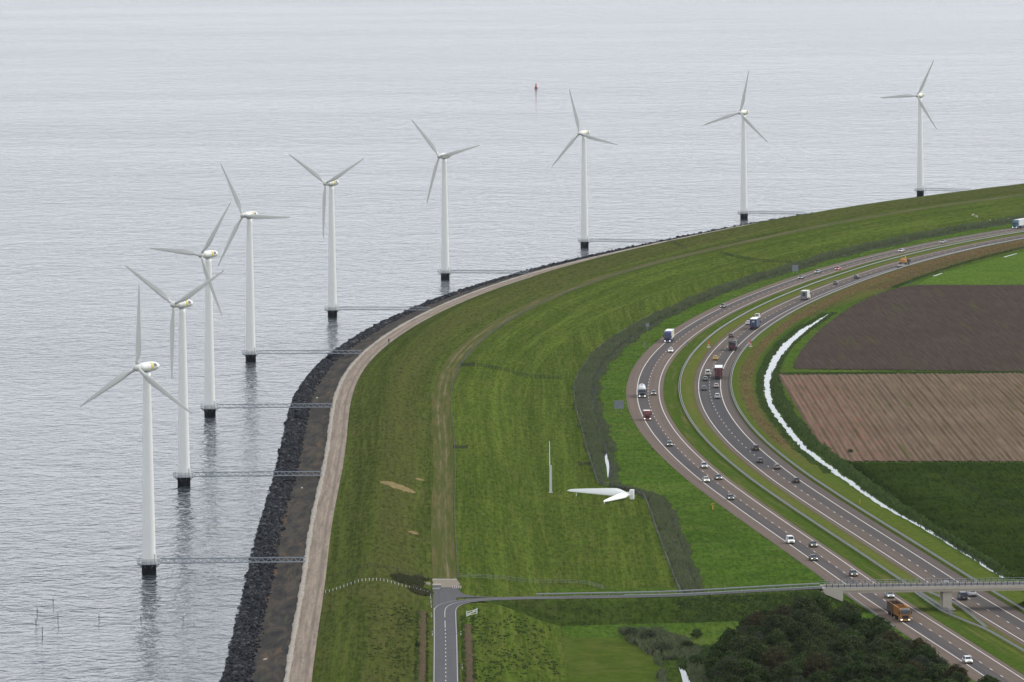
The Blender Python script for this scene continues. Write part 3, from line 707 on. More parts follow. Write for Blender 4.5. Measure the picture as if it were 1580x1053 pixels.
# brown dead stalks on the far verge
def mo_pts(n, y0, y1, d0, d1, z=ZP):
    y = rng.uniform(y0, y1, n); d = rng.uniform(d0, d1, n); dx = MO.dX(y); L = np.sqrt(1 + dx**2)
    return np.c_[MO.X(y) + d / L, y - d * dx / L, np.full(n, z)]
clumps('dry_weeds', np.r_[mo_pts(1300, -470, 60, 19.8, 24.4), mo_pts(2600, 60, 640, 18.6, 27.5), mo_pts(2200, 220, 640, 27, 35)], 0.34, 0.30, M_DRY, 'reddish brown dead weeds along the verge beside the canal', 'weeds')
clumps('far_canal_reeds', mo_pts(1500, 230, 640, 35.2, 36.8), 0.7, 0.45, M_SEDGE, 'dark reed line above the pale green field', 'reeds')
fa = np.array([(89.89, -207.40), (173.57, -209.08), (210.89, -209.54)])
clumps('field_boundary_weeds', np.c_[rng.uniform(fa[0, 0], fa[2, 0], 4200), np.zeros(4200), np.full(4200, ZP)] + np.c_[np.zeros(4200), np.zeros(4200), np.zeros(4200)], 0.5, 0.4, M_SEDGE, 'narrow green weedy strip between the two brown fields', 'weeds')
o_ = bpy.data.objects['field_boundary_weeds']
co = np.zeros(len(o_.data.vertices) * 3, np.float32); o_.data.vertices.foreach_get('co', co); co = co.reshape(-1, 3)
co[:, 1] += np.interp(co[:, 0], fa[:, 0], fa[:, 1]) + np.repeat(rng.normal(0, 1.6, len(co) // 4), 4)
o_.data.vertices.foreach_set('co', co.ravel()); o_.data.update()

M_TRACK_PALE = flat('pale_gravel', (0.225, 0.195, 0.155), 0.95, 0.0, vary=0.2, scale=0.8)
# ------------------------------------------------------------------ local road, embankment
def smooth3(pts, step=1.5, it=10):
    P = np.array(pts, float); s = np.r_[0, np.cumsum(np.hypot(*np.diff(P[:, :2], axis=0).T))]
    t = np.linspace(0, s[-1], max(3, int(s[-1] / step))); q = np.stack([np.interp(t, s, P[:, i]) for i in range(3)], 1)
    for _ in range(it): q[1:-1] = 0.25 * q[:-2] + 0.5 * q[1:-1] + 0.25 * q[2:]
    return q
def frame2(q):
    t = np.gradient(q[:, :2], axis=0); t /= np.hypot(t[:, 0], t[:, 1])[:, None]
    return t, np.stack([t[:, 1], -t[:, 0]], 1), np.r_[0, np.cumsum(np.hypot(*np.diff(q[:, :2], axis=0).T))]
def sheet3(name, q, offs, dz, mat, jit=0.0):
    t, n, s = frame2(q); offs = np.array(offs, float); dz = np.array(dz, float)
    V = np.zeros((len(q), len(offs), 3)); V[..., :2] = q[:, None, :2] + n[:, None] * offs[None, :, None]; V[..., 2] = q[:, None, 2] + dz[None]
    if jit: V[..., 2] += rng.normal(0, jit, V.shape[:2])
    m = len(offs); i = (np.arange(len(q) - 1)[:, None] * m + np.arange(m - 1)[None]).ravel()
    F = np.stack([i, i + 1, i + m + 1, i + m], 1)
    uv = np.stack([np.repeat(s[:, None], m, 1), np.repeat(offs[None], len(q), 0)], -1).reshape(-1, 2)
    return link(name, np_mesh(name, V.reshape(-1, 3), F, mat, uv, True))
ZN = 2.10
near_c = smooth3([(-13.4, -1180, ZN), (-14.3, -1058, ZN), (-15.0, -990, ZN), (-15.75, -929, ZN), (-16.3, -884.5, ZN)], 3.0)
curve_c = smooth3([(-15.2, -975, ZN), (-15.75, -932, ZN), (-15.5, -924, ZN), (-14.3, -918, ZN), (-11.8, -913, ZN), (-8.0, -909.8, ZN), (-3, -908.0, ZN), (12, -906, 2.0), (37, -902.3, 1.85), (58, -896.2, 2.2), (72, -893.2, 2.5), (90, -891.3, 2.62), (120, -889.3, 2.62), (140, -888.2, 2.55), (200, -885, 1.2), (300, -880, -2.9)], 1.5)
nr = tag(structure(sheet3('local_road', near_c, [-2.7, 0, 2.7], [0.03] * 3, M_ROAD)), 'narrow asphalt road at the foot of the dike')
tag(structure(sheet3('bridge_road', curve_c, [-2.6, 0, 2.6], [0.055] * 3, M_ROAD)), 'asphalt road curving off onto the overpass')
br_ = bpy.data.objects['bridge_road']
structure(poly_sheet('road_junction', [(-17.8, -905), (-13.8, -905.5), (-2.5, -905.0), (-6.0, -904.2), (-9.5, -902.2), (-11.6, -898.5), (-12.6, -893), (-13.3, -885.4), (-18.9, -885.0), (-18.6, -905)][::-1], ZN + 0.018, M_ROAD))
tag(poly_sheet('gravel_apron', [(-18.9, -884.8), (-13.6, -885.2), (-12.6, -878), (-13.6, -867.5), (-19.2, -867.2)], ZN + 0.03, M_TRACK_PALE), 'sandy apron where the track meets the road')
def cut(q, a, b, key=1):
    return q[(q[:, key] >= a) & (q[:, key] <= b)]
M_PAINTW = flat('worn_road_paint', (0.42, 0.41, 0.385), 0.85, 0.03, vary=0.25, scale=0.6)
def mark(q, off, w, dz, parent, name='edge_line'):
    o = sheet3(name, q, [off - w / 2, off + w / 2], [dz, dz], M_PAINTW); o.parent = parent; return o
mark(cut(near_c, -1200, -927), -2.45, 0.15, 0.075, nr)
cc_ = curve_c[curve_c[:, 0] < 30]
mark(cc_[cc_[:, 1] > -930], -2.45, 0.13, 0.085, br_)
mark(cc_, 2.45, 0.13, 0.085, br_)
mark(cut(near_c, -1200, -975), 2.45, 0.15, 0.075, nr)
q = curve_c[(curve_c[:, 1] > -946) & (curve_c[:, 0] < 12)]
mark(q, 0.0, 0.18, 0.085, br_, 'centre_line')
mark(curve_c[(curve_c[:, 1] > -965) & (curve_c[:, 1] < -950)], 0.0, 0.18, 0.085, br_, 'centre_line')
V = []; F = []
for y in np.arange(-1085, -968, 6.8):
    x = np.interp(y, near_c[:, 1], near_c[:, 0])
    V += [(x - .1, y, ZN + .075), (x + .1, y, ZN + .075), (x + .1, y + 2.0, ZN + .075), (x - .1, y + 2.0, ZN + .075)]; F.append(tuple(range(len(V) - 4, len(V))))
o = link('centre_dashes', np_mesh('centre_dashes', V, F, M_PAINT), nr); o['kind'] = 'stuff'

emb = curve_c[(curve_c[:, 0] > -9) & (curve_c[:, 0] < 72.0) & (curve_c[:, 1] > -912)]
ext = emb[-1] + np.arange(1, 9)[:, None] * np.array([1.45, 0.15, -0.66]); emb2 = np.r_[emb, ext]
def embank(name, q, label):
    t, n, s = frame2(q)
    rows = []
    for i in range(len(q)):
        z = q[i, 2]; drop = z - (ZP - 0.25); r = []; e_ = float(np.interp(q[i, 0], [60, 70, 128, 142, 150], [4.4, 3.0, 3.0, 3.0, 4.4])); prof = [(-e_ + .8, -0.02), (0, 0.0), (e_ - .8, -0.02), (e_, -0.25)]
        for k_ in range(6, -1, -1): f = k_ / 6; r.append((-e_ - f * drop * 1.75, -0.25 - f * (drop - 0.25)))
        r += prof
        for k_ in range(1, 7): f = k_ / 6; r.append((e_ + f * drop * 1.75, -0.25 - f * (drop - 0.25)))
        rows.append([(q[i, 0] + n[i, 0] * o, q[i, 1] + n[i, 1] * o, z + dz + rng.normal(0, 0.05) * (abs(o) > 4.5)) for o, dz in r])
    m = len(rows[0]); V = [p for r in rows for p in r]; i = (np.arange(len(q) - 1)[:, None] * m + np.arange(m - 1)[None]).ravel()
    F = np.stack([i, i + 1, i + m + 1, i + m], 1)
    F = list(map(tuple, F))
    me = bpy.data.meshes.new(name); me.from_pydata(V, [], F); me.materials.append(M_ROUGH); me.polygons.foreach_set('use_smooth', [True] * len(F)); me.update()
    return tag(structure(link(name, me)), label)
embank('embankment', emb2, 'rough grass embankment carrying the road to the overpass')
embR = curve_c[(curve_c[:, 0] > 128)]
ext = embR[0] - np.arange(8, 0, -1)[:, None] * np.array([1.45, 0.1, 0.66]); embank('embankment', np.r_[ext, embR], 'grass embankment at the far end of the overpass')

# bark strips beside the local road
for a, w in ((-5.2, 1.9), (5.0, 2.3)):
    q = near_c[(near_c[:, 1] < (-935 if a < 0 else -955))].copy()
    for i in range(len(q)):
        q[i, 2] = zt(q[i, 0] + a, q[i, 1]) + 0.10
    tag(structure(sheet3('bark_strip', q, [a - w / 2, a - w / 4, a, a + w / 4, a + w / 2], [-.16, 0.03, 0.06, 0.03, -.16], M_MULCH, 0.07)), 'brown bark strip ' + ('between the road and the dike' if a < 0 else 'on the polder side of the road'))
# foreground meadow and rough ground
tag(poly_sheet('foreground_meadow', [(6.58, -942.42), (28.12, -943.64), (31.70, -979.30), (32.61, -1029.42), (28.0, -1200.0), (8.0, -1200.0), (7.83, -1020.53)], ZP + 0.05, M_FIELD), 'light green meadow at the bottom of the picture')
tag(poly_sheet('rough_ground', [(29.5, -1200.0), (31.0, -1040.0), (31.5, -985.0), (33.0, -966.0), (42.0, -960.0), (62.0, -962.0), (96.0, -1100.0), (110.0, -1200.0)], ZP + 0.04, M_ROUGH), 'rough grass under and beside the wood')
tu = []
for n_, x0, x1, y0, y1, dens in ((1, -9.0, 9.0, -1100, -925, 1500), (1, 40, 95, -1120, -930, 1800)):
    x = rng.uniform(x0, x1, dens); y = rng.uniform(y0, y1, dens)
    m_ = np.sin(x * 0.5 + y * 0.06) + np.sin(y * 0.11 - x * 0.3) + rng.normal(0, 1.6, dens) > 0.8
    x, y = x[m_], y[m_]; x += DK.X(y) + 12 if x1 < 20 else 0
    tu.append(np.c_[x, y, [zt(a, b) for a, b in zip(x, y)]])
_ys = rng.uniform(-1100, -940, 900); mq = np.interp(_ys, near_c[:, 1], near_c[:, 0])
ms = np.where(rng.random(900) < .5, -5.2, 5.0) + rng.choice([-1, 1], 900) * rng.uniform(.7, 1.4, 900)
clumps('strip_edge_grass', np.c_[mq + ms, _ys, [zt(a_, b_) + .02 for a_, b_ in zip(mq + ms, _ys)]], 0.22, 0.35, M_TUFT, 'grass tufts creeping over the bark strips', 'grass', lean=.6)
clumps('tussocks', tu[0], 0.30, 0.42, M_TUFT, 'dark tussocks on the slope right of the local road', 'grass', blades=4, lean=0.6)
d_ = rng.uniform(-20, -7, 1500); y = rng.uniform(-1090, -935, 1500); x = DK.X(y) + d_
clumps('dike_tussocks', np.c_[x, y, zdike(d_)][np.sin(x * 0.7) + np.sin(y * 0.09) + rng.normal(0, 1.6, 1500) > 1.3], 0.25, 0.4, M_TUFT, 'dark tussocks on the dike slope left of the local road', 'grass', blades=4, lean=0.6)
t_, n_, s_e = frame2(emb)
m0 = 9000; ii = rng.integers(0, len(emb), m0); o_d = rng.uniform(4.5, 13.5, m0) * np.where(rng.random(m0) < 0.85, 1, -1)
ez = np.maximum(emb[ii, 2] - 0.25 - (np.abs(o_d) - 4.4) / 1.75, ZP)
jt = rng.uniform(-.9, .9, m0); ex = emb[ii, 0] + n_[ii, 0] * o_d + t_[ii, 0] * jt; ey = emb[ii, 1] + n_[ii, 1] * o_d + t_[ii, 1] * jt
kp = (ex > 2) & ((ex > 38) | (rng.random(m0) < 0.12))
clumps('embankment_weeds', np.c_[ex, ey, ez][kp & (rng.random(m0) < .45)], 0.36, 0.40, M_SEDGE, 'rank weeds on the slope of the road embankment', 'weeds', lean=0.45)
dt = dense([(28.36, -931.45), (31.04, -943.81), (35.47, -971.39), (36.80, -1002.27), (37.28, -1040.33), (37.32, -1081.35)], 3.0)
clumps('foreground_reeds', between(dt - np.array([5.5, 0]), dt + np.array([5.5, 0]), 4200, [(32.4, 38.0, -1110, -984)]), 1.25, 0.4, M_REED, 'reeds round the small ditch in the foreground', 'reeds')
x = rng.uniform(36, 52, 5000); y = rng.uniform(-1110, -962, 5000)
kp_ = (x > 39.5) | (y > -998)
clumps('wood_edge_weeds', np.c_[x, y, np.full(5000, ZP)][kp_], 0.7, 0.5, M_SEDGE, 'rank weeds between the foreground ditch and the wood', 'weeds')

# ------------------------------------------------------------------ common object materials
M_WHITE = flat('turbine_white', (0.82, 0.82, 0.77), 0.45, 0.4, vary=0.05, scale=0.15)
M_BLADE = flat('blade_grey', (0.62, 0.62, 0.57), 0.5, 0.4, vary=0.06, scale=0.2)
M_FOUND = flat('black_foundation', (0.014, 0.015, 0.018), 0.6, 0.3, vary=0.35, scale=0.8)
M_STEEL = flat('galvanised_steel', (0.25, 0.27, 0.29), 0.5, 0.45, 0.3, vary=0.15)
M_YEL = flat('emblem_yellow', (0.60, 0.53, 0.16), 0.5, 0.3, vary=0.06)
M_DGREY = flat('emblem_grey', (0.16, 0.15, 0.17), 0.5, 0.3, vary=0.1)
M_RAIL = flat('guardrail_zinc', (0.31, 0.32, 0.33), 0.45, 0.5, 0.4, vary=0.12)
M_CONC = flat('bridge_concrete', (0.48, 0.43, 0.36), 0.85, 0.2, vary=0.16, scale=0.5)
M_CONCD = flat('bridge_beam_concrete', (0.42, 0.36, 0.29), 0.85, 0.2, vary=0.2, scale=0.4)
M_DARK = flat('dark_steel', (0.035, 0.037, 0.04), 0.55, 0.35, vary=0.25)
M_WOOD = flat('weathered_wood', (0.13, 0.115, 0.095), 0.9, 0.15, vary=0.3, scale=3)
M_WOODD = flat('dark_wet_wood', (0.035, 0.036, 0.036), 0.85, 0.2, vary=0.3, scale=3)
M_WPOST = flat('white_paint', (0.72, 0.72, 0.70), 0.6, 0.35, vary=0.06)
M_RED = flat('sign_red', (0.55, 0.045, 0.03), 0.5, 0.35, vary=0.08)
M_BLACK = flat('black_paint', (0.015, 0.015, 0.016), 0.5, 0.35, vary=0.2)
M_SIGNB = flat('sign_back_aluminium', (0.22, 0.24, 0.27), 0.5, 0.4, 0.2, vary=0.1)
M_ORANGE = flat('phone_yellow', (0.62, 0.34, 0.02), 0.5, 0.35, vary=0.08)

# ------------------------------------------------------------------ wind turbines
def blade_mb(L=20.6, root=0.6):
    k = L / 20.6
    sec = [(root, 0.84, 0.84, 0), (1.6, 0.80, 0.80, 0), (2.6, 1.05, 0.66, 0.30), (4.0, 1.52, 0.46, 0.26), (5.2, 1.70, 0.37, 0.2), (8.0, 1.50, 0.28, 0.13), (11.5, 1.20, 0.20, 0.08), (15.0, 0.92, 0.14, 0.045), (18.0, 0.66, 0.09, 0.02), (19.8, 0.44, 0.06, 0.01), (20.6, 0.12, 0.03, 0.0)]
    rings = []
    for r, c, t, tw in sec:
        ring = []
        round_ = abs(c - t) < 0.01
        for i in range(12):
            a = 2 * PI * i / 12
            if round_: x, y = c / 2 * math.cos(a), t / 2 * math.sin(a)
            else:
                x = c / 2 * math.cos(a); y = t / 2 * math.sin(a) * (0.55 + 0.45 * (-math.cos(a)) if math.cos(a) > 0 else 1.0)
                x += c * 0.18
            ring.append((x * math.cos(tw) - y * math.sin(tw), x * math.sin(tw) + y * math.cos(tw), r * k))
        rings.append(ring)
    return MB().loft(rings)
ME_BLADE = blade_mb().mesh('blade', M_BLADE, True)
mb = MB().lathe([(1.70, 2.6), (1.66, 4.0), (1.55, 12), (1.35, 24), (1.12, 37), (0.92, 48.0), (0.88, 49.4)], 28)
for z in (13.0, 25.5, 38.0):      # flanges
    r = float(np.interp(z, [2.6, 12, 24, 37, 48], [1.7, 1.55, 1.35, 1.12, .92])); mb.lathe([(r + .004, z - .07), (r + .03, z - .05), (r + .03, z + .05), (r + .004, z + .07)], 28)
ME_TOWER = mb.mesh('tower', M_WHITE, True)
ME_DOOR = MB().box(-0.45, 0.45, -1.80, -1.64, 3.0, 5.0).mesh('door', M_BLADE)
ME_LAMP = MB().lathe([(0.05, 0), (0.22, 0.05), (0.26, 0.16), (0.18, 0.28), (0.02, 0.32)], 10, 'y').mesh('lamp', M_WPOST, True)
ME_FOUND = MB().lathe([(1.78, -2.5), (1.78, 1.9), (1.86, 1.95), (1.86, 2.42), (1.78, 2.5)], 28).mesh('foundation', M_FOUND, True)
prof = [(0.30, -2.75), (0.86, -2.7), (1.0, -2.2), (1.18, -1.0), (1.25, 0.4), (1.22, 1.8), (1.05, 3.1), (0.72, 4.0), (0.30, 4.45)]
mb = MB().lathe(prof, 20, 'y')
mb.v = [(x, y, z * (1.0 if z > 0 else 0.92)) for x, y, z in mb.v]
ME_NAC = mb.mesh('nacelle', M_WHITE, True)
def nac_patch(y0, y1, a0, a1, mat, name, e=0.012):
    m = MB(); ys = np.linspace(y0, y1, 5); aa = np.linspace(R(a0), R(a1), 9); P = np.array(prof)
    V = [((np.interp(y, P[:, 1], P[:, 0]) + e) * math.cos(a), y, (np.interp(y, P[:, 1], P[:, 0]) + e) * math.sin(a) * (1 if math.sin(a) > 0 else .92)) for y in ys for a in aa]
    m.add(V, [(i * 9 + j, (i + 1) * 9 + j, (i + 1) * 9 + j + 1, i * 9 + j + 1) for i in range(4) for j in range(8)])
    return m.mesh(name, mat, True)
# emblem on the flank: a yellow block, then grey lettering block and a small line of text below it
ME_EMB = [('emblem_block', nac_patch(0.25, 1.15, -28, 62, M_YEL, 'emblem_block')), ('emblem_letters', nac_patch(1.35, 2.55, 2, 46, M_DGREY, 'emblem_letters')), ('emblem_text', nac_patch(1.35, 3.05, -20, -13, M_DGREY, 'emblem_text'))]
def emb_gap():
    m = MB(); P = np.array(prof)
    for y in (1.72, 2.1):
        V = [((np.interp(yy, P[:, 1], P[:, 0]) + .02) * math.cos(R(a)), yy, (np.interp(yy, P[:, 1], P[:, 0]) + .02) * math.sin(R(a))) for a in (8, 38) for yy in (y, y + .12)]
        m.add(V, [(0, 1, 3, 2)])
    return m.mesh('emblem_gap', M_WHITE)
ME_EMB.append(('emblem_gap', emb_gap()))
ME_SEAM = MB().lathe([(1.20, -0.62), (1.24, -0.6), (1.245, -0.55), (1.20, -0.53)], 20, 'y').mesh('cover_seam', M_BLADE, True)
ME_HUB = MB().lathe([(0.62, 1.05), (0.80, 0.9), (0.88, 0.2), (0.86, -0.25), (0.66, -0.75), (0.36, -1.05), (0.02, -1.18)], 16, 'y').mesh('hub', M_BLADE, True)
ME_YAW = MB().lathe([(0.88, 49.3), (1.0, 49.35), (1.0, 49.55), (0.9, 49.6)], 20).mesh('yaw_ring', M_STEEL, True)
def platform_mb():
    m = MB(); m.lathe([(1.74, 2.50), (3.0, 2.50), (3.0, 2.66), (1.74, 2.66)], 16)
    for i in range(8):
        a = 2 * PI * (i + .5) / 8; m.tube((1.72 * math.cos(a), 1.72 * math.sin(a), 1.5), (2.8 * math.cos(a), 2.8 * math.sin(a), 2.52), 0.07)
    return m
def railing_mb():
    m = MB(); n = 16
    P = [(2.92 * math.cos(2 * PI * (i + .5) / n), 2.92 * math.sin(2 * PI * (i + .5) / n)) for i in range(n)]
    for i in range(n):
        if i in (0, 15): continue
        m.tube((*P[i], 2.64), (*P[i], 3.78), 0.05, n=4)
    for i in range(n):
        if i in (15,): continue
        a, b = P[i], P[(i + 1) % n]
        for z in (3.2, 3.76): m.tube((*a, z), (*b, z), 0.045, n=4)
    return m
ME_PLAT = platform_mb().mesh('platform', M_STEEL); ME_PRAIL = railing_mb().mesh('railing', M_STEEL)
HUBZ = 50.5
TURB = [((-88.64, -832.73), 0, 37, 'nearest white wind turbine standing closest to the bottom left corner'),
        ((-91.11, -612.95), 60, 36, 'second nearest wind turbine, one blade hanging straight down its tower'),
        ((-94.09, -391.74), 34, 36, 'third wind turbine along the dike, one blade pointing level to the left'),
        ((-90.04, -173.69), -30, 35, 'fourth wind turbine along the dike, one blade pointing level to the right'),
        ((-67.68, 39.47), 61, 35, 'fifth wind turbine along the dike, its two upper blades spread in a V'),
        ((-27.19, 250.87), 76, 34, 'sixth wind turbine, in front of the bend where the boulders narrow'),
        ((32.35, 457.90), -17, 33, 'third wind turbine from the right, left of the red buoy on the water'),
        ((110.51, 671.31), 12, 30, 'second wind turbine from the right, base just above the grassy dike'),
        ((206.63, 868.06), 26, 28, 'rightmost and farthest wind turbine, above the far motorway bend')]
for (x, y), psi, yaw, lab in TURB:
    t = thing('wind_turbine', lab, 'wind turbine', (x, y, 0), 0, 'wind turbines in a row in the lake')
    link('foundation', ME_FOUND, t)
    tw = link('tower', ME_TOWER, t); link('door', ME_DOOR, tw, rot=(0, 0, R(70))); link('lamp', ME_LAMP, tw, (0.1, -1.62, 4.5), (0, 0, 0)); 
    th = math.atan2(-float(DK.dX(y)), 1.0)
    pl = link('platform', ME_PLAT, t, rot=(0, 0, th)); link('railing', ME_PRAIL, pl)
    link('yaw_ring', ME_YAW, t)
    Ry = Matrix.Rotation(R(-yaw), 4, 'Z')
    nac = link('nacelle', ME_NAC, t, (0, 0, HUBZ), (0, 0, R(-yaw)))
    for nm, me in ME_EMB: link(nm, me, nac)
    link('cover_seam', ME_SEAM, nac)
    hp = Ry @ Vector((0, -3.7, 0)) + Vector((0, 0, HUBZ + 0.05))
    link('hub', ME_HUB, t, hp, (0, 0, R(-yaw)))
    for i in range(3):
        b = link('blade', ME_BLADE, t)
        Mx = Matrix.Translation(hp) @ Ry @ Matrix.Rotation(R(-3), 4, 'X') @ Matrix.Rotation(R(psi + 120 * i), 4, 'Y') @ Matrix.Rotation(R(-8), 4, 'Z')
        b.location, b.rotation_euler = Mx.to_translation(), Mx.to_euler()
# footbridges from the turbines to the kerb
ORD = ['nearest', 'second nearest', 'third', 'fourth', 'fifth', 'sixth', 'seventh', 'eighth', 'ninth and farthest']
for i, ((x, y), psi, yaw, lab) in enumerate(TURB):
    dx = float(DK.dX(y)); L_n = math.sqrt(1 + dx * dx)
    D = -float(DK.d(x, y)) - 36.9
    yy = y
    for _ in range(6):       # foot of the perpendicular
        px, py = DK.at(yy, -36.9); dv = DK.dirv(yy); yy += ((x - px) * dv.x + (y - py) * dv.y) * dv.y
    px, py = DK.at(yy, -36.6); dv = Vector((px - x, py - y, 0)); D = dv.length
    t = thing('footbridge', 'slender steel truss footbridge from the %s turbine to the dike' % ORD[i], 'footbridge', (x, y, 2.62), math.atan2(dv.y, dv.x), 'footbridges to the turbines')
    x0, x1 = 2.75, D; z1 = 1.12
    for s in (-0.62, 0.62):
        obj('handrail', MB().tube((x0, s, z1), (x1, s, z1), 0.085, n=5), M_STEEL, t); obj('bottom_chord', MB().tube((x0, s, 0.05), (x1, s, 0.05), 0.105, n=5), M_STEEL, t)
        m = MB(); n = int((x1 - x0) / 0.95); n -= n % 2; st = (x1 - x0) / n
        for j in range(n):
            a, b = (0.05, z1) if j % 2 == 0 else (z1, 0.05)
            m.tube((x0 + j * st, s, a), (x0 + (j + 1) * st, s, b), 0.055, n=4, cap=False)
        obj('bracing', m, M_STEEL, t)
    obj('deck', MB().box(x0, x1, -0.5, 0.5, 0.0, 0.05), M_STEEL, t)
    obj('landing', MB().box(x1 - 0.5, x1 + 0.5, -0.8, 0.8, -0.35, -0.003), M_CONC, t)

# fishing stakes and the buoy
for (x, y), h, lab in (((-107.29, -899.48), 2.2, 'thin stake in the lake, farthest of the little cluster'), ((-109.69, -917.32), 1.9, 'thin stake in the lake, near the left edge, behind a shorter one'), ((-108.71, -934.93), 1.2, 'short stake in the lake, leftmost of the cluster'), ((-103.85, -932.73), 2.3, 'thin stake in the lake, right one of the dense cluster'), ((-94.83, -928.26), 1.8, 'lone stake in the lake left of the tower reflection'), ((-85.10, -930.08), 1.7, 'lone stake in the lake just below the nearest turbine'), ((-75.65, -926.87), 0.8, 'short lone stake in the lake nearest to the boulders'), ((-105.39, -960.70), 2.6, 'tallest stake in the lake, nearest to the bottom edge')):
    t = thing('stake', lab, 'stake', (x, y, 0), rng.uniform(0, 6), 'fishing stakes in the lake')
    a = rng.uniform(-.03, .03)
    obj('pole', MB().tube((0, 0, -2), (a * h, 0.02, h), 0.09, 0.055, n=6), M_WOODD, t)
    obj('net_rope', MB().tube((a * h * .5 - .07, 0, h * .45), (a * h * .5 + .07, 0.02, h * .55), 0.13, n=6), M_WOODD, t)
x, y = (19.01, 2390.37)
t = thing('buoy', 'small red buoy floating far out on the lake', 'buoy', (x, y, 0))
obj('float', MB().lathe([(0.9, -0.6), (1.25, -0.2), (1.3, 0.35), (0.9, 0.75), (0.5, 0.9)], 16), flat('buoy_rust', (0.16, 0.035, 0.03), 0.6, 0.3), t, True)
obj('lattice', MB().lathe([(0.62, 0.85), (0.42, 2.4), (0.4, 2.9)], 8), M_RED, t)
obj('top_mark', MB().lathe([(0.42, 2.9), (0.44, 3.4), (0.05, 3.55)], 10), M_RED, t)

# ------------------------------------------------------------------ overpass
dkq = curve_c[(curve_c[:, 0] > 71.5) & (curve_c[:, 0] < 141)]
P0, P1 = Vector((72.0, -893.4, 2.5)), Vector((141.0, -888.4, 2.5))
bd = (P1 - P0).normalized(); bl = (P1 - P0).length
ov = thing('overpass', 'concrete road overpass with railings spanning both carriageways', 'bridge', P0, math.atan2(bd.y, bd.x))
W2 = 3.5
obj('deck', MB().box(0, bl, -W2 + .35, W2 - .35, -0.62, 0.045), M_CONC, ov)
for s in (-1, 1):
    a, b = sorted((s * W2, s * (W2 - .352)))
    bm = obj('edge_beam', MB().box(0, bl, a, b, -0.46, 0.32), M_CONC, ov)
    a, b = sorted((s * (W2 - .14), s * (W2 - .6)))
    obj('girder', MB().box(0.02, bl - .02, a, b, -1.02, -0.465), M_CONCD, ov)
    me_p = MB().box(-0.07, 0.07, -0.07, 0.07, 0.321, 1.22).box(-0.1, 0.1, -0.1, 0.1, 0.30, 0.36).mesh('railing_post', M_DARK)
    for i in range(int(bl / 1.42)): link('railing_post', me_p, ov, (0.7 + 1.42 * i, s * (W2 - .17), 0))
    rl = MB().box(0.1, bl - .1, s * (W2 - .17) - .05, s * (W2 - .17) + .05, 1.222, 1.28)
    obj('handrail', rl, M_RAIL, ov)
    obj('guard_beam', MB().box(0.1, bl - .1, s * (W2 - .30) - .035, s * (W2 - .30) + .035, 0.74, 0.86), M_RAIL if s > 0 else M_STEEL, ov)
# pier in the median
ux = (Vector((101.2, -891.2, 0)) - P0).dot(bd)
pr_ = obj('pier', MB().taper((ux - .95, ux + .95, -2.3, 2.3, ZP - P0.z - .2), (ux - 1.1, ux + 1.1, -2.7, 2.7, -1.02)), M_CONC, ov)
obj('footing', MB().box(ux - 1.9, ux + 1.9, -3.2, 3.2, ZP - P0.z - .2, ZP - P0.z + .22), M_CONC, pr_)
# abutments with wing walls
for sx, xa in ((1, 4.6), (-1, bl - 4.6)):
    m = MB()
    for s in (-1, 1):
        y0, y1 = sorted((s * (W2 - .003), s * (W2 - .38)))
        pts = [(xa - sx * 5.2, -0.47), (xa, -0.47), (xa, -2.75), (xa - sx * 0.6, -2.75), (xa - sx * 5.2, -0.75)]
        V = [(x_, y_, z_) for y_ in (y0, y1) for x_, z_ in pts]
        m.add(V, [(0, 1, 2, 3, 4), (9, 8, 7, 6, 5)] + [(i, 5 + i, 5 + (i + 1) % 5, (i + 1) % 5) for i in range(5)])
    m.box(min(xa, xa - sx * .9), max(xa, xa - sx * .9), -W2 + .39, W2 - .39, -3.3, -0.63)
    obj('abutment', m, M_CONC, ov)

# ------------------------------------------------------------------ guardrails
def rail_thing(label, q, double=True, z0=ZP, off=0.0, post=4.0, h=0.76):
    """q: (n,2) or (n,3) centre line"""
    q = np.asarray(q, float)
    if q.shape[1] == 2: q = np.c_[q, np.full(len(q), z0)]
    q = smooth3(q, 3.0, 3); t_, n_, s = frame2(q)
    c = q[len(q) // 2]
    t = thing('guardrail', label, 'guardrail', tuple(c), 0)
    L = q - c
    for sd in ((-0.27, 0.27) if double else (0.12,)):
        m = MB(); rings = []
        for i in range(len(L)):
            o = L[i, :2] + n_[i] * sd; w = n_[i] * (0.05 if sd > 0 else -0.05)
            rings.append([(o[0] - w[0], o[1] - w[1], L[i, 2] + h - .34), (o[0] + w[0], o[1] + w[1], L[i, 2] + h - .26), (o[0] + w[0], o[1] + w[1], L[i, 2] + h - .05), (o[0] - w[0], o[1] - w[1], L[i, 2] + h)])
        obj('beam', m.loft(rings), M_RAIL, t)
    m = MB()
    for a in np.arange(1.0, s[-1], post):
        p = [np.interp(a, s, L[:, j]) for j in range(3)]; nn = [np.interp(a, s, n_[:, j]) for j in (0, 1)]
        m.box(p[0] - .06, p[0] + .06, p[1] - .06, p[1] + .06, p[2] - .3, p[2] + h - .06)
        if double: m.tube((p[0] - nn[0] * .25, p[1] - nn[1] * .25, p[2] + h - .2), (p[0] + nn[0] * .25, p[1] + nn[1] * .25, p[2] + h - .2), 0.05, n=4)
    o = obj('post', m, M_STEEL, t); o['kind'] = 'stuff'
    return t
def mo_line(y0, y1, d, step=8.0, dz=0.0):
    return [MO.at(float(y), d(y) if callable(d) else d) for y in np.arange(y0, y1, step)]
rail_thing('long double guardrail down the middle of the grass median', mo_line(-905, 700, 0.0))
rail_thing('median guardrail bowing left round the overpass pier', [(95.61, -857.75), (97.56, -878.01), (99.68, -899.05), (103.82, -919.63), (107.53, -935.98), (112.78, -975.70), (119.34, -1031.91)])
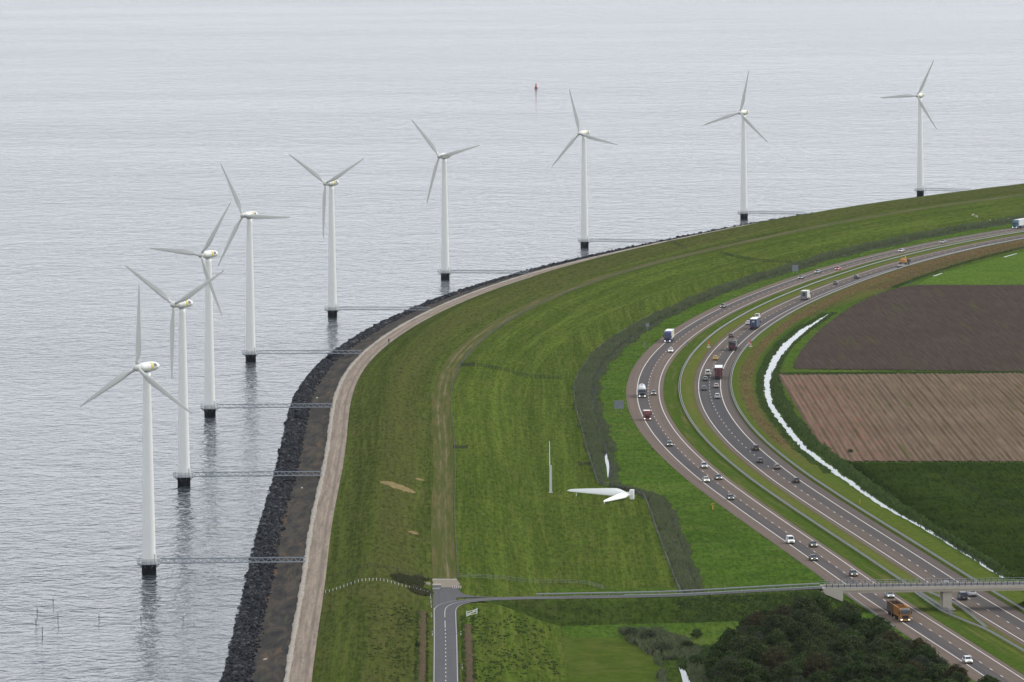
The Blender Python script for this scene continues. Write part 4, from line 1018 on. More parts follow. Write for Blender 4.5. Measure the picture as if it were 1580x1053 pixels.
rail_thing('short median guardrail passing right of the overpass pier', [(98.39, -857.92), (101.14, -870.23), (103.91, -883.67), (106.23, -910.94), (107.66, -932.30)])
rail_thing('long guardrail on the canal side of the motorway', mo_line(-1080, 640, lambda y: float(np.interp(y, [-600, -250], [17.6, 17.0]))), double=True)
rail_thing('guardrail on the left shoulder below the overpass', [(79.28, -855.41), (80.84, -875.69), (82.88, -894.18), (84.88, -912.24), (86.83, -929.86)], double=False)
for s, lab in ((-3.0, 'far guardrail along the embankment road to the overpass'), (3.0, 'near guardrail along the embankment road to the overpass')):
    q = curve_c[(curve_c[:, 0] > (5 if s < 0 else 24)) & (curve_c[:, 0] < 73)].copy(); t_, n_, _ = frame2(q); q[:, :2] += n_ * s
    rail_thing(lab, q, double=False)

# ------------------------------------------------------------------ fences and gates
def fence(label, q, post=3.0, h=1.15, mat=None, wires=(0.4, 0.75, 1.08), pr=0.06, wr=0.012, postname='post', pm=None):
    q = np.asarray(q, float)
    if q.shape[1] == 2: q = np.c_[q, [zt(a, b) for a, b in q]]
    s = np.r_[0, np.cumsum(np.hypot(*np.diff(q[:, :2], axis=0).T))]
    c = q[len(q) // 2]; L = q - c
    t = thing('fence', label, 'fence', tuple(c))
    m = MB(); S = np.arange(0.0, s[-1] + .01, post); P = [[np.interp(a, s, L[:, j]) for j in range(3)] for a in S]
    for p in P:
        zz = zt(p[0] + c[0], p[1] + c[1]) - c[2]
        p[2] = max(zz, p[2]) if abs(zz - p[2]) < 1.2 else p[2]
        m.box(p[0] - pr, p[0] + pr, p[1] - pr, p[1] + pr, p[2] - .3, p[2] + h * rng.uniform(.94, 1.06))
    o = obj('post', m, pm or M_WOOD, t); o['kind'] = 'stuff'
    m = MB()
    for a, b in zip(P[:-1], P[1:]):
        for z in wires: m.tube((a[0], a[1], a[2] + z), (b[0], b[1], b[2] + z), wr, n=3, cap=False)
    o = obj('wire', m, mat or M_STEEL, t); o['kind'] = 'stuff'
    return t
def dk_line(y0, y1, d, step=3.0): return [DK.at(float(y), d) for y in np.arange(y0, y1, step)]
fence('long post and wire fence along the field side of the track', dk_line(-862, 900, 0.25), 4.0, 1.2, wr=0.02, pr=0.075)
fence('pale wire fence along the left bank of the reed ditch', DIT_L[DIT_L[:, 1] < 80] - np.array([0.6, 0]), 3.0, 1.15, mat=M_RAIL, wires=(0.3, 0.7, 1.1), wr=0.02)
def cross(y, d0, d1, step=1.0, skew=0.0): return [DK.at(float(y) + skew * (d - d0), float(d)) for d in np.arange(d0, d1 + .01, step)]
fence('row of white posts over the dike crest at the bottom of the picture', cross(-898, -30.9, -6.2), 0.85, 0.6, pr=0.06, wires=(0.5,), pm=M_WPOST)
fence('dark wire fence over the dike just beyond the white posts', cross(-872, -30.9, -6.2), 2.4, 1.1, mat=M_WOODD, wr=0.03, pm=M_WOODD)
fence('wire fence on the field side of the road junction', [(-13.51, -864.99), (-5.02, -864.23), (4.29, -845.96), (11.89, -833.44), (17.68, -836.52), (22.65, -850.63)], 3.0, 1.2, pm=M_WOOD, wr=0.03)
fence('dark fence dropping across the berm beyond the fallen blades', [(-11.84, -225.65), (-8.35, -226.43), (-3.35, -219.66), (2.76, -217.17), (10.85, -219.69), (18.04, -222.99)], 1.6, 1.2, mat=M_WOODD, pm=M_WOODD, wires=(0.3, 0.6, 0.9, 1.15), wr=0.045)
fence('dark fence across the far dike slope', [(67.68, 403.26), (71.95, 394.76), (76.83, 389.29)], 2.5, 1.2, mat=M_WOODD, pm=M_WOODD, wr=0.05)
fence('dark fence across the far berm towards the road sign', [(89.86, 377.50), (96.29, 378.50), (104.09, 386.32), (112.06, 390.20), (120.67, 382.65)], 2.5, 1.3, mat=M_WOODD, pm=M_WOODD, wires=(0.3, 0.6, 0.9, 1.2), wr=0.06)
def gate(label, a, b, za, zb, h=1.1, mat=None, bars=4, name='gate', w=0.05):
    A = Vector((*a, za)); B = Vector((*b, zb)); t = thing(name, label, 'gate', tuple(A)); d = B - A
    for p in (Vector((0, 0, 0)), d): obj('gate_post', MB().box(p.x - .1, p.x + .1, p.y - .1, p.y + .1, p.z - .4, p.z + h + .25), mat or M_WOODD, t)
    for i in range(bars):
        z = 0.12 + (h - .12) * i / (bars - 1); obj('bar', MB().tube((0, 0, z), (d.x, d.y, d.z + z), w, n=4), mat or M_WOODD, t)
    obj('brace', MB().tube((0, 0.02, .12), (d.x, d.y + .02, d.z + h), w * .8, n=4), mat or M_WOODD, t)
    return t
gate('dark wide gate beside the track at the top of the berm', (-17.28, -226.32), (-12.71, -225.46), 1.95, 1.9, 1.2, bars=5, w=0.09)
gate('dark gate beside the track left of the tall white mast', (-17.14, -526.77), (-13.20, -525.98), 1.95, 1.85, 0.8, bars=4, w=0.08)
gate('dark gate against the ditch fence above the fallen blades', (19.11, -528.47), (23.06, -528.76), ZP, ZP, 0.9, bars=4, w=0.08)
gate('white bar gate on the slope right of the road junction', (-10.70, -941.22), (-8.38, -935.89), zt(*(-10.70, -941.22)), zt(*(-8.38, -935.89)) + .1, 0.95, M_WPOST, 3)

# ------------------------------------------------------------------ turbine art: mast and fallen blades
x, y = (10.47, -608.95)
t = thing('mast', 'tall slim white mast with a wider lower half standing in the meadow', 'mast', (x, y, zt(x, y)))
obj('lower_section', MB().taper((-.36, .36, -.3, .3, -.3), (-.30, .30, -.25, .25, 7.6)), M_BLADE, t)
obj('upper_section', MB().taper((-.36, -.12, -.12, .12, 7.6), (-.33, -.16, -.08, .08, 14.4)), M_WHITE, t)
obj('base_plate', MB().box(-.6, .6, -.6, .6, -.1, .12), M_CONC, t)
HB = Vector((32.3, -628.0, -1.75))
t = thing('fallen_rotor', 'two white turbine blades lying on the meadow joined to a square hub block', 'turbine blades', (HB.x, HB.y, ZP))
m = MB().box(-0.2, 0.9, -1.0, 1.0, -0.05, 2.55).box(-0.35, -0.2, -0.75, 0.75, 0.5, 2.2)
obj('hub_block', m, M_WHITE, t, rot=(0, 0, R(-8)))
me_b = blade_mb(20.6, 0.3)
me_b.v = [(px * 1.32, py * 1.25, pz) for px, py, pz in me_b.v]
me_bl = me_b.mesh('blade', M_WHITE, True)
for tip, roll, sc in ((Vector((15.0, -617.5, -1.6)), 62, 1.15), (Vector((24.6, -641.5, -2.35)), 62, 0.85)):
    d = (tip - HB).normalized()
    zq = d; xq = Vector((0, 0, 1)); xq = (xq - d * xq.dot(d)).normalized(); yq = zq.cross(xq)
    Mx = Matrix((xq, yq, zq)).transposed().to_4x4() @ Matrix.Rotation(R(90 - roll), 4, 'Z')
    b = link('blade', me_bl, t); b.location = HB - Vector((HB.x, HB.y, ZP)); b.rotation_euler = Mx.to_euler(); k_ = (tip - HB).length / 20.6; b.scale = (sc, sc, k_)
for q in ((24.9, -640.9, 0.75), (17.5, -618.9, 0.9)):
    obj('support', MB().box(q[0] - HB.x - .12, q[0] - HB.x + .12, q[1] - HB.y - .12, q[1] - HB.y + .12, -.2, q[2]), M_WPOST, t)

# ------------------------------------------------------------------ road signs
def sign_back(label, base, w, h, leg):
    t = thing('road_sign', label, 'road sign', (*base, ZP), -0.1 if w > 2 else 0.1)
    obj('panel', MB().box(-w / 2, w / 2, -.03, .03, leg, leg + h), M_SIGNB, t)
    m_ = int(round(h / 0.45))
    for i in range(m_ + 1): obj('stiffener', MB().box(-w / 2, w / 2, -.09, -.032, leg + h * i / m_ - .035, leg + h * i / m_ + .035), M_RAIL, t)
    for s in ((-w * .3, w * .3) if w > 1.5 else (0,)): obj('leg', MB().tube((s, -.15, -.4), (s, -.15, leg + h * .96), 0.07 if w > 1.5 else .05), M_STEEL, t)
sign_back('large grey back of a road sign beside the tanker lorry', (33.76, -352.09), 3.0, 2.5, 1.2)
sign_back('square grey back of a road sign at the far end of the reeds', (119.14, 316.26), 2.6, 2.5, 1.1)
sign_back('small grey sign back at the edge of the reeds', (50.24, -3.90), 1.25, 1.2, 1.6)
sign_back('narrow grey sign on the verge near the blue lorry', (47.39, -88.49), 0.6, 0.9, 1.2)
sign_back('narrow grey sign in the median beside the white car', (62.70, -83.79), 0.6, 0.8, 1.1)
def ring_sign(label, base, z=ZP):
    t = thing('traffic_sign', label, 'traffic sign', (*base, z))
    obj('post', MB().tube((0, 0.1, -.3), (0, 0.1, 3.3), 0.05), M_STEEL, t)
    for zc, mats in ((2.85, (M_RED, M_ORANGE_R)), (1.95, (M_RED, M_WPOST))):
        a = obj('disc', MB().lathe([(0.45, 0.0), (0.45, 0.05)], 20, 'y', (0, -.05, zc)), mats[0], t); obj('face', MB().lathe([(0.31, -0.012), (0.31, -0.004)], 20, 'y', (0, -.05, zc)), mats[1], a)
    a = obj('plate', MB().box(-.62, .62, -.06, -.01, 1.05, 1.42), M_WPOST, t)
    # two vehicle pictograms side by side
    for s, mm in ((-.14, M_RED), (.14, M_BLACK)): obj('pictogram', MB().box(s - .07, s + .07, -.075, -.064, 1.82, 2.06), mm, t)
M_ORANGE_R = flat('sign_orange_red', (0.62, 0.16, 0.09), 0.5, 0.35, vary=0.06)
ring_sign('red ringed no overtaking sign standing in the median', (70.02, -99.58))
ring_sign('red ringed no overtaking sign at the right guardrail', (85.01, -97.91))
for base, lab in (((53.90, -658.02), 'yellow emergency phone post on the left verge'), ((94.38, -645.09), 'small orange phone post on the canal verge')):
    t = thing('phone_post', lab, 'phone post', (*base, ZP))
    k_ = 1.0 if 'yellow' in lab else 0.62
    obj('pillar', MB().taper((-.16 * k_, .16 * k_, -.14, .14, -.2), (-.14 * k_, .14 * k_, -.12, .12, 1.25 * k_)), M_ORANGE, t); obj('hood', MB().box(-.3 * k_, .3 * k_, -.24, .2, 1.25 * k_, 1.72 * k_), M_ORANGE, t); obj('handset_panel', MB().box(-.2 * k_, .2 * k_, -.26, -.241, 1.32 * k_, 1.62 * k_), M_DGREY, t)
# chevron board at the junction
bx_, by_ = (-13.35, -890.33)
t = thing('chevron_board', 'red and white chevron board facing the road at the junction', 'road sign', (bx_, by_, zt(bx_, by_)))
obj('board', MB().box(-1.05, 1.05, -.03, .03, .55, 1.15), M_WPOST, t)
m = MB()
for i in range(4):
    x0 = -1.0 + i * .5
    V = [(x0, .56), (x0 + .22, .56), (x0 + .44, .85), (x0 + .22, 1.14), (x0, 1.14), (x0 + .22, .85)]
    obj('chevron', MB().add([(a, -.036, b) for a, b in V], [(0, 1, 2, 5), (5, 2, 3, 4)]), M_RED, t)
for s in (-.8, .8): obj('leg', MB().tube((s, .08, -.3), (s, .08, 1.1), .05), M_STEEL, t)
bx_, by_ = (-18.05, -886.69)
t = thing('barrier_box', 'grey concrete box with pale lid blocking the track end', 'barrier', (bx_, by_, zt(bx_, by_) + .02))
obj('body', MB().box(-.95, .95, -.5, .5, -.1, .85), M_STEEL, t); obj('lid', MB().box(-1.02, 1.02, -.6, .6, .853, 1.05), M_CONC, t); obj('kerb_beam', MB().box(-1.05, .8, -1.5, -1.15, -.1, .28), M_CONC, t)
bx_, by_ = (-20.11, -880.03)
t = thing('concrete_slab', 'small pale concrete slab left of the grey barrier box', 'slab', (bx_, by_, zt(bx_, by_)))
obj('slab', MB().box(-.55, .45, -.4, .4, -.1, .42), M_CONC, t); obj('footing', MB().box(-.7, -.56, -.4, .4, -.1, .3), M_WOODD, t)
# delineator posts
DL = [((-19.28, -907.14), 'left of the road, farthest of its row'), ((-19.07, -916.25), 'left of the road, second farthest of its row'), ((-18.87, -925.24), 'left of the road, by the start of the curve'), ((-18.56, -944.14), 'left of the road, level with the white gate'), ((-18.02, -978.17), 'left of the road, nearest of its row'), ((-11.75, -978.07), 'right of the road, the farther of two'), ((-11.02, -1036.11), 'right of the road, the nearer of two')]
me_d = MB().taper((-.07, .07, -.05, .05, -.2), (-.06, .06, -.04, .04, 1.0)).mesh('shaft', M_WPOST); me_d2 = MB().box(-.078, .078, -.058, .058, .62, .82).mesh('reflector_band', M_BLACK)
for (x, y), lab in DL:
    t = thing('delineator_post', 'white delineator post with black band ' + lab, 'post', (x, y, zt(x, y)), rng.uniform(-.2, .2), 'delineator posts along the local road')
    link('shaft', me_d, t); link('reflector_band', me_d2, t)
# small dark verge posts along the left shoulder
me_v = MB().taper((-.06, .06, -.06, .06, -.2), (-.05, .05, -.05, .05, .95)).mesh('shaft', M_BLACK)
me_v2 = MB().box(-.062, .062, -.066, -.058, .7, .85).mesh('reflector', M_WPOST)
for i, y in enumerate(np.arange(-830, 640, 50.0)):
    x, yy = MO.at(float(y), -18.4)
    t = thing('verge_post', 'short dark marker post on the left shoulder, ' + ('first' if i == 0 else str(i + 1) + ('nd' if i % 10 == 1 and i != 11 else 'rd' if i % 10 == 2 and i != 12 else 'st' if i % 10 == 0 and i != 10 else 'th')) + ' from the overpass', 'post', (x, yy, ZP), 0, 'marker posts along the left shoulder')
    link('shaft', me_v, t); link('reflector', me_v2, t)

# ------------------------------------------------------------------ vehicles (forward = +X)
def paint_mat(name, rough=0.35, spec=0.4, coat=0.2):
    k = NB(name, rough, spec); d = k.noise(k.objc(), 1.3, 3.0, 0.6)
    k.col(k.mix(k.rng(d, 0.4, 0.75, 0.0, 0.25), k.ocol(), (0.16, 0.15, 0.14))); k.b.inputs['Coat Weight'].default_value = coat; return k.m
M_CARP = paint_mat('car_paint')
M_PANEL = paint_mat('lorry_panel', 0.5, 0.35, 0.1)
M_GLASS = flat('car_glass', (0.018, 0.022, 0.027), 0.08, 0.6, vary=0.2)
M_TYRE = flat('tyre_rubber', (0.018, 0.018, 0.019), 0.85, 0.2, vary=0.2)
M_RIM = flat('wheel_rim', (0.30, 0.30, 0.31), 0.4, 0.5, 0.5, vary=0.1)
M_HEAD = flat('headlamp', (0.85, 0.85, 0.80), 0.2, 0.5, vary=0.02, emit=((1.0, 0.97, 0.88), 1.6))
M_TAIL = flat('tail_lamp', (0.30, 0.015, 0.012), 0.3, 0.5, vary=0.05)
M_TRIM = flat('black_trim', (0.022, 0.022, 0.024), 0.65, 0.3, vary=0.2)
M_PLATE = flat('number_plate', (0.68, 0.50, 0.05), 0.5, 0.3, vary=0.05)
def wheel_parts(x, y, r=0.32, w=0.22, n=16):
    s = 1 if y > 0 else -1
    key = ('wheel', r, w, s)
    if key not in CACHE:
        tyre = MB().lathe([(r * .6, -w / 2), (r * .93, -w / 2), (r, -w * .3), (r, w * .3), (r * .93, w / 2), (r * .6, w / 2)], n, 'y').mesh('tyre', M_TYRE, False)
        rim = MB().lathe([(r * .60, s * w * .42), (r * .56, s * w * .5), (r * .18, s * w * .40), (0.03, s * w * .44)], 10, 'y').mesh('rim', M_RIM)
        CACHE[key] = (tyre, rim)
    tyre, rim = CACHE[key]
    return ('wheel', tyre, (x, y, r), [('rim', rim)])
CACHE = {}
def octo(w, zb, zt_, f=1.0):
    zm = zb + (zt_ - zb) * .55
    return [(-w * .96, zb + .08), (-w * .9, zb), (w * .9, zb), (w * .96, zb + .08), (w, zm), (w * .95, zt_ - .06), (w * .84, zt_), (-w * .84, zt_), (-w * .95, zt_ - .06), (-w, zm)]
def car_kind(L, W, H, hood, belt, cab, rear_z, van=False, glass_back=True):
    """hood: (z at nose, z at cowl); cab: x of (windscreen foot, windscreen head, roof end, rear window foot) as shares from nose (0) to tail (1)"""
    w = W / 2; X = lambda f: L / 2 - f * L
    st = [(0.0, .80, .34, hood[0] - .16), (0.02, .90, .24, hood[0] - .05), (0.07, .97, .20, hood[0]), (cab[0] * .6, 1.0, .19, hood[0] + (hood[1] - hood[0]) * .6), (cab[0], 1.0, .19, hood[1]), (.5, 1.0, .19, belt), (cab[3] if cab[3] < .97 else .93, 1.0, .20, rear_z), (.965, .97, .24, rear_z - .02), (.99, .93, .30, rear_z - .10), (1.0, .88, .38, rear_z - .2)]
    m = MB(); m.loft([[(X(f), y, z) for y, z in octo(w * k_, zb, z1)] for f, k_, zb, z1 in st])
    xb = [X(cab[3]), X(cab[0])]; xt = [X(cab[2]), X(cab[1])]; zb_ = min(belt, hood[1], rear_z) - .05
    wb, wt = w * .86, w * (.80 if van else .68)
    cabq = [[(xb[1], -wb, zb_), (xb[1], wb, zb_), (xb[0], wb, zb_), (xb[0], -wb, zb_)], [(xt[1], -wt, H - .05), (xt[1], wt, H - .05), (xt[0], wt, H - .05), (xt[0], -wt, H - .05)]]
    m.add(cabq[0] + cabq[1], [(0, 1, 5, 4), (1, 2, 6, 5), (2, 3, 7, 6), (3, 0, 4, 7)])
    m.taper((xt[0] + .0, xt[1], -wt, wt, H - .05), (xt[0] + .08, xt[1] - .10, -wt * .9, wt * .9, H))
    body = m.mesh('body', M_CARP, False)
    B = [Vector(p) for p in cabq[0]]; T = [Vector(p) for p in cabq[1]]
    def pane(a, b, c, d, lo, hi, sd0, sd1, out, name):
        g = lambda s, t: (a * (1 - s) + b * s) * (1 - t) + (d * (1 - s) + c * s) * t + out
        return MB().quad(g(sd0, lo), g(sd1, lo), g(sd1, hi), g(sd0, hi)).mesh(name, M_GLASS)
    lo = max(0.08, (max(hood[1], belt) - zb_) / (H - zb_) * .9)
    parts = [('body', body, None, [])]
    parts.append(('windscreen', pane(B[0], B[1], T[1], T[0], lo, .93, .06, .94, Vector((.02, 0, .015)), 'windscreen'), None, []))
    if glass_back: parts.append(('rear_window', pane(B[2], B[3], T[3], T[2], lo + .06, .90, .10, .90, Vector((-.02, 0, .015)), 'rear_window'), None, []))
    s1 = .42 if van else .93
    parts.append(('side_window', pane(B[1], B[2], T[2], T[1], lo + .04, .90, .09, s1, Vector((0, .015, 0)), 'side_window'), None, []))
    parts.append(('side_window', pane(B[3], B[0], T[0], T[3], lo + .04, .90, 1 - s1, .91, Vector((0, -.015, 0)), 'side_window'), None, []))
    for s in (-1, 1):
        parts.append(('headlight', MB().taper((L / 2 - .22, L / 2 - .03, s * w * .66 - .17, s * w * .66 + .17, hood[0] - .22), (L / 2 - .30, L / 2 - .06, s * w * .66 - .17, s * w * .66 + .15, hood[0] - .02)).mesh('headlight', M_HEAD), None, []))
        parts.append(('taillight', MB().box(-L / 2 + .01, -L / 2 + .12, s * w * .74 - .13, s * w * .74 + .13, rear_z - .34, rear_z - .10).mesh('taillight', M_TAIL), None, []))
        parts.append(('mirror', MB().box(X(cab[0]) - .45, X(cab[0]) - .28, min(s * w * .98, s * w * 1.14), max(s * w * .98, s * w * 1.14), belt + .0, belt + .15).mesh('mirror', M_TRIM), None, []))
        for f in (.19, .80): parts.append(wheel_parts(X(f), s * (w - .12)))
    parts.append(('grille', MB().box(L / 2 - .1, L / 2 + .012, -w * .42, w * .42, .46, hood[0] - .2).mesh('grille', M_TRIM), None, []))
    parts.append(('front_bumper', MB().box(L / 2 - .25, L / 2 + .006, -w * .80, w * .80, .2, .4).mesh('front_bumper', M_TRIM), None, []))
    parts.append(('rear_bumper', MB().box(-L / 2 - .006, -L / 2 + .25, -w * .82, w * .82, .22, .46).mesh('rear_bumper', M_TRIM), None, []))
    parts.append(('number_plate', MB().box(-L / 2 - .022, -L / 2 + .02, -.26, .26, .62, .74).mesh('number_plate', M_PLATE), None, []))
    parts.append(('number_plate', MB().box(L / 2 - .02, L / 2 + .022, -.26, .26, .40, .50).mesh('number_plate', M_PLATE), None, []))
    return L, parts
KIND = dict(
    sedan=car_kind(4.6, 1.80, 1.44, (.74, .95), .97, (.27, .42, .68, .82), 1.0),
    hatch=car_kind(4.05, 1.74, 1.48, (.76, .97), .98, (.25, .40, .84, .95), 1.0),
    estate=car_kind(4.6, 1.78, 1.48, (.75, .96), .98, (.26, .41, .90, .975), 1.0),
    mpv=car_kind(4.4, 1.82, 1.68, (.82, 1.04), 1.06, (.20, .38, .90, .975), 1.08),
    suv=car_kind(4.5, 1.86, 1.74, (.92, 1.08), 1.10, (.25, .38, .90, .98), 1.12),
    van=car_kind(4.4, 1.84, 1.92, (.90, 1.12), 1.14, (.17, .33, .95, .995), 1.14, van=True),
    transit=car_kind(5.3, 1.98, 2.25, (.98, 1.2), 1.25, (.13, .27, .965, .998), 1.25, van=True))
ZW = ZR + 0.01
def place(name, label, cat, kind, colour, P, west, group='vehicles on the motorway'):
    L, parts = KIND[kind]
    v = MO.dirv(P[1]); v = -v if west else v
    c = Vector((P[0], P[1], 0)) + (-v if west else v) * (L / 2)
    t = thing(name, label, cat, (c.x, c.y, ZW), math.atan2(v.y, v.x), group)
    for nm, me, loc, sub in parts:
        o = link(nm, me, t, loc); o.color = (*colour, 1)
        for sn, sm in sub: link(sn, sm, o)
    return t
GREYD, GREY, GREYL, SILV, WHT, BLK = (.045, .047, .052), (.085, .09, .10), (.16, .17, .18), (.33, .34, .35), (.72, .72, .70), (.012, .013, .015)
CARS = [
 ('car', 'dark grey car coming, alone on the upper left bend', 'hatch', GREYD, (81.86, 113.62), 1),
 ('car', 'grey car coming, just right of the square sign back', 'sedan', GREY, (119.56, 280.14), 1),
 ('car', 'silver car coming, between a grey car and a red car', 'hatch', GREYL, (128.07, 315.23), 1),
 ('car', 'red car in the inner lane of the left carriageway, far up', 'hatch', (.34, .03, .025), (137.60, 334.06), 1),
 ('car', 'silver car coming, above the low loader with the digger', 'estate', SILV, (171.52, 454.70), 1),
 ('car', 'farthest silver car coming on the left carriageway', 'sedan', GREYL, (193.95, 516.65), 1),
 ('car', 'white car coming, just below the blue lorry with white roof', 'hatch', WHT, (56.18, -109.60), 1),
 ('car', 'small grey car coming, right of the tanker lorry', 'hatch', (.12, .13, .12), (46.18, -289.96), 1),
 ('car', 'grey car coming, below the red van on the bend', 'hatch', GREY, (46.96, -472.71), 1),
 ('car', 'silver people carrier coming in the inner lane, above two cars side by side', 'mpv', SILV, (55.24, -542.61), 1),
 ('car', 'beige white saloon coming, left one of two cars side by side', 'sedan', (.55, .54, .47), (54.64, -583.87), 1),
 ('car', 'dark blue grey saloon coming, right one of two cars side by side', 'sedan', (.06, .065, .085), (58.32, -577.15), 1),
 ('car', 'dark teal car coming, opposite the yellow phone post', 'hatch', (.035, .055, .06), (59.74, -634.47), 1),
 ('car', 'dark green saloon coming, right of the white van', 'sedan', (.03, .04, .032), (76.76, -756.15), 1),
 ('car', 'black saloon coming in the slow lane, below the white van', 'sedan', (.02, .021, .028), (75.31, -787.99), 1),
 ('car', 'dark blue hatchback coming, nearest before the overpass', 'hatch', (.035, .038, .055), (83.42, -823.49), 1),
 ('car', 'pale grey car half hidden behind the orange tipper lorry', 'sedan', (.28, .31, .33), (89.61, -870.06), 1),
 ('car', 'white car nearest to the camera beside the wood', 'hatch', WHT, (99.30, -994.93), 1),
 ('car', 'white car seen through the overpass railing', 'sedan', WHT, (104.34, -847.85), 0),
 ('car', 'silver saloon driving away just past the overpass', 'sedan', (.42, .43, .45), (109.35, -867.89), 0),
 ('car', 'black hatchback driving away, nearest of four on the right carriageway', 'hatch', (.018, .018, .024), (79.74, -587.52), 0),
 ('car', 'rosy brown car driving away, third of four in a row', 'hatch', (.19, .14, .14), (76.05, -547.05), 0),
 ('car', 'dark grey car driving away in the inner lane, behind the black jeep', 'hatch', GREYD, (71.96, -527.58), 0),
 ('car', 'black jeep driving away, farthest of four in a row', 'suv', BLK, (72.07, -488.85), 0),
 ('car', 'silver white people carrier driving away below a pinkish car', 'mpv', (.50, .51, .50), (66.54, -305.45), 0),
 ('car', 'pinkish silver car driving away behind the dark red lorry', 'hatch', (.45, .38, .37), (67.50, -263.01), 0),
 ('car', 'blue grey car driving away, lowest of three in the inner lane', 'hatch', (.10, .115, .14), (63.13, -272.99), 0),
 ('car', 'grey car driving away right behind a white van', 'hatch', (.15, .16, .17), (64.71, -234.09), 0),
 ('car', 'yellow car driving away above the dark red lorry', 'hatch', (.62, .40, .06), (70.81, -146.09), 0),
 ('car', 'dark car overtaking the lorry with the dark open load', 'hatch', (.05, .05, .055), (79.86, -40.51), 0),
 ('car', 'white car beside the blue lorry on the right carriageway', 'estate', WHT, (88.29, 21.37), 0),
 ('car', 'grey rounded car driving away, behind another dark car far up', 'hatch', (.12, .12, .13), (132.23, 244.17), 0),
 ('car', 'dark car driving away, last before the low loader', 'estate', (.03, .032, .04), (142.59, 279.37), 0),
 ('van', 'white panel van coming in the slow lane', 'van', (.78, .78, .76), (71.28, -747.57), 1),
 ('van', 'dark blue van driving away just past the overpass', 'van', (.025, .03, .065), (106.57, -875.08), 0),
 ('van', 'white van driving away left of the dark red lorry', 'van', (.68, .68, .66), (66.20, -212.40), 0),
 ('van', 'white van just ahead of the blue lorry, its roof showing above it', 'van', (.70, .70, .64), (93.02, 52.99), 0)]
for nm, lab, kd, c, P, w in CARS: place(nm, lab, nm, kd, c, P, w)

# ------------------------------------------------------------------ lorries
def panel(name, mb, colour, parent, mat=None, sub=()):
    o = obj(name, mb, mat or M_PANEL, parent); o.color = (*colour, 1); return o
def cab(t, x1, colour, H=3.1, L=2.2, deflector=True, visor=None, W=1.24):
    """x1 = front bumper"""
    x0 = x1 - L
    m = MB(); m.taper((x0, x1, -W, W, .75), (x0, x1 - .05, -W, W, 1.75)); m.taper((x0, x1 - .05, -W, W, 1.75), (x0, x1 - .28, -W * .94, W * .94, H))
    if deflector: m.taper((x0, x1 - .5, -W * .9, W * .9, H), (x0, x0 + .7, -W * .84, W * .84, H + .55))
    m.box(x0 + .1, x1 + .04, -W * .98, W * .98, .32, .75)
    c = panel('cab', m, colour, t)
    g = lambda z: x1 - .05 - .23 * (z - 1.75) / (H - 1.75) + .02
    z0, z1 = 1.8, min(H - .22, 2.75)
    obj('windscreen', MB().quad((g(z0), -W * .9, z0), (g(z0), W * .9, z0), (g(z1), W * .87, z1), (g(z1), -W * .87, z1)), M_GLASS, c)
    for s in (-1, 1):
        q = [(x1 - .35, s * (W + .012), 1.85), (x1 - 1.35, s * (W + .012), 1.85), (x1 - 1.35, s * (W * .975 + .012), 2.6), (x1 - .45, s * (W * .975 + .012), 2.6)]
        obj('side_window', MB().quad(*(q if s > 0 else q[::-1])), M_GLASS, c)
        obj('headlight', MB().box(x1 - .05, x1 + .07, s * .88 - .2, s * .88 + .2, .48, .70), M_HEAD, c)
        obj('mirror', MB().box(x1 - .25, x1 - .12, min(s * (W + .05), s * (W + .30)), max(s * (W + .05), s * (W + .30)), 1.8, 2.5), M_TRIM, c)
    obj('grille', MB().box(x1 - .12, x1 + .015, -.72, .72, .8, 1.55), M_TRIM, c)
    obj('number_plate', MB().box(x1 + .02, x1 + .06, -.28, .28, .40, .50), M_PLATE, c)
    if visor: obj('visor', MB().box(x1 - .3, x1 - .02, -W * .92, W * .92, 2.75, 2.95), visor, c)
    return c
def lwheels(t, xs, r=.5, w=.3, y=1.02):
    for x in xs:
        for s in (-1, 1):
            nm, me, loc, sub = wheel_parts(x, s * y, r, w, 18); o = link(nm, me, t, loc)
            for sn, sm in sub: link(sn, sm, o)
def boxbody(t, x0, x1, z0, z1, side, rear, roof, front=None, name='box', doors=True, W=1.275):
    """closed body from rear x0 to front x1"""
    e = .06
    for s in (-1, 1): panel('side_wall', MB().box(x0 + e, x1 - e, min(s * W, s * (W - e)), max(s * W, s * (W - e)), z0, z1 - e), side, t)
    panel('roof', MB().box(x0, x1, -W - .01, W + .01, z1 - e + .003, z1), roof, t)
    panel('front_wall', MB().box(x1 - e + .003, x1, -W, W, z0, z1 - e), front or side, t)
    rd = panel('rear_door', MB().box(x0, x0 + e - .003, -W, W, z0, z1 - e), rear, t)
    if doors:
        obj('door_bar', MB().box(x0 - .03, x0 - .002, -.02, .02, z0 + .05, z1 - .15), M_TRIM, rd)
        for y in (-.6, .6): obj('door_bar', MB().tube((x0 - .04, y, z0 + .05), (x0 - .04, y, z1 - .15), .025), M_STEEL, rd)
    obj('floor', MB().box(x0 + e, x1 - e, -W + e, W - e, z0 - .12, z0 - .002), M_TRIM, t)
def chassis(t, x0, x1, z=1.0):
    obj('chassis', MB().box(x0, x1, -.45, .45, z - .32, z - .08), M_TRIM, t)
    obj('rear_bumper', MB().box(x0 - .02, x0 + .12, -1.2, 1.2, .45, .62), M_TRIM, t)
    for s in (-1, 1): obj('taillight', MB().box(x0 - .05, x0 - .022, s * .95 - .22, s * .95 + .22, .68, .84), M_TAIL, t)
def lorry(label, P, west, L):
    v = MO.dirv(P[1]); v = -v if west else v
    c = Vector((P[0], P[1], 0)) + (-v if west else v) * (L / 2)
    return thing('lorry', label, 'lorry', (c.x, c.y, ZW), math.atan2(v.y, v.x), 'vehicles on the motorway')
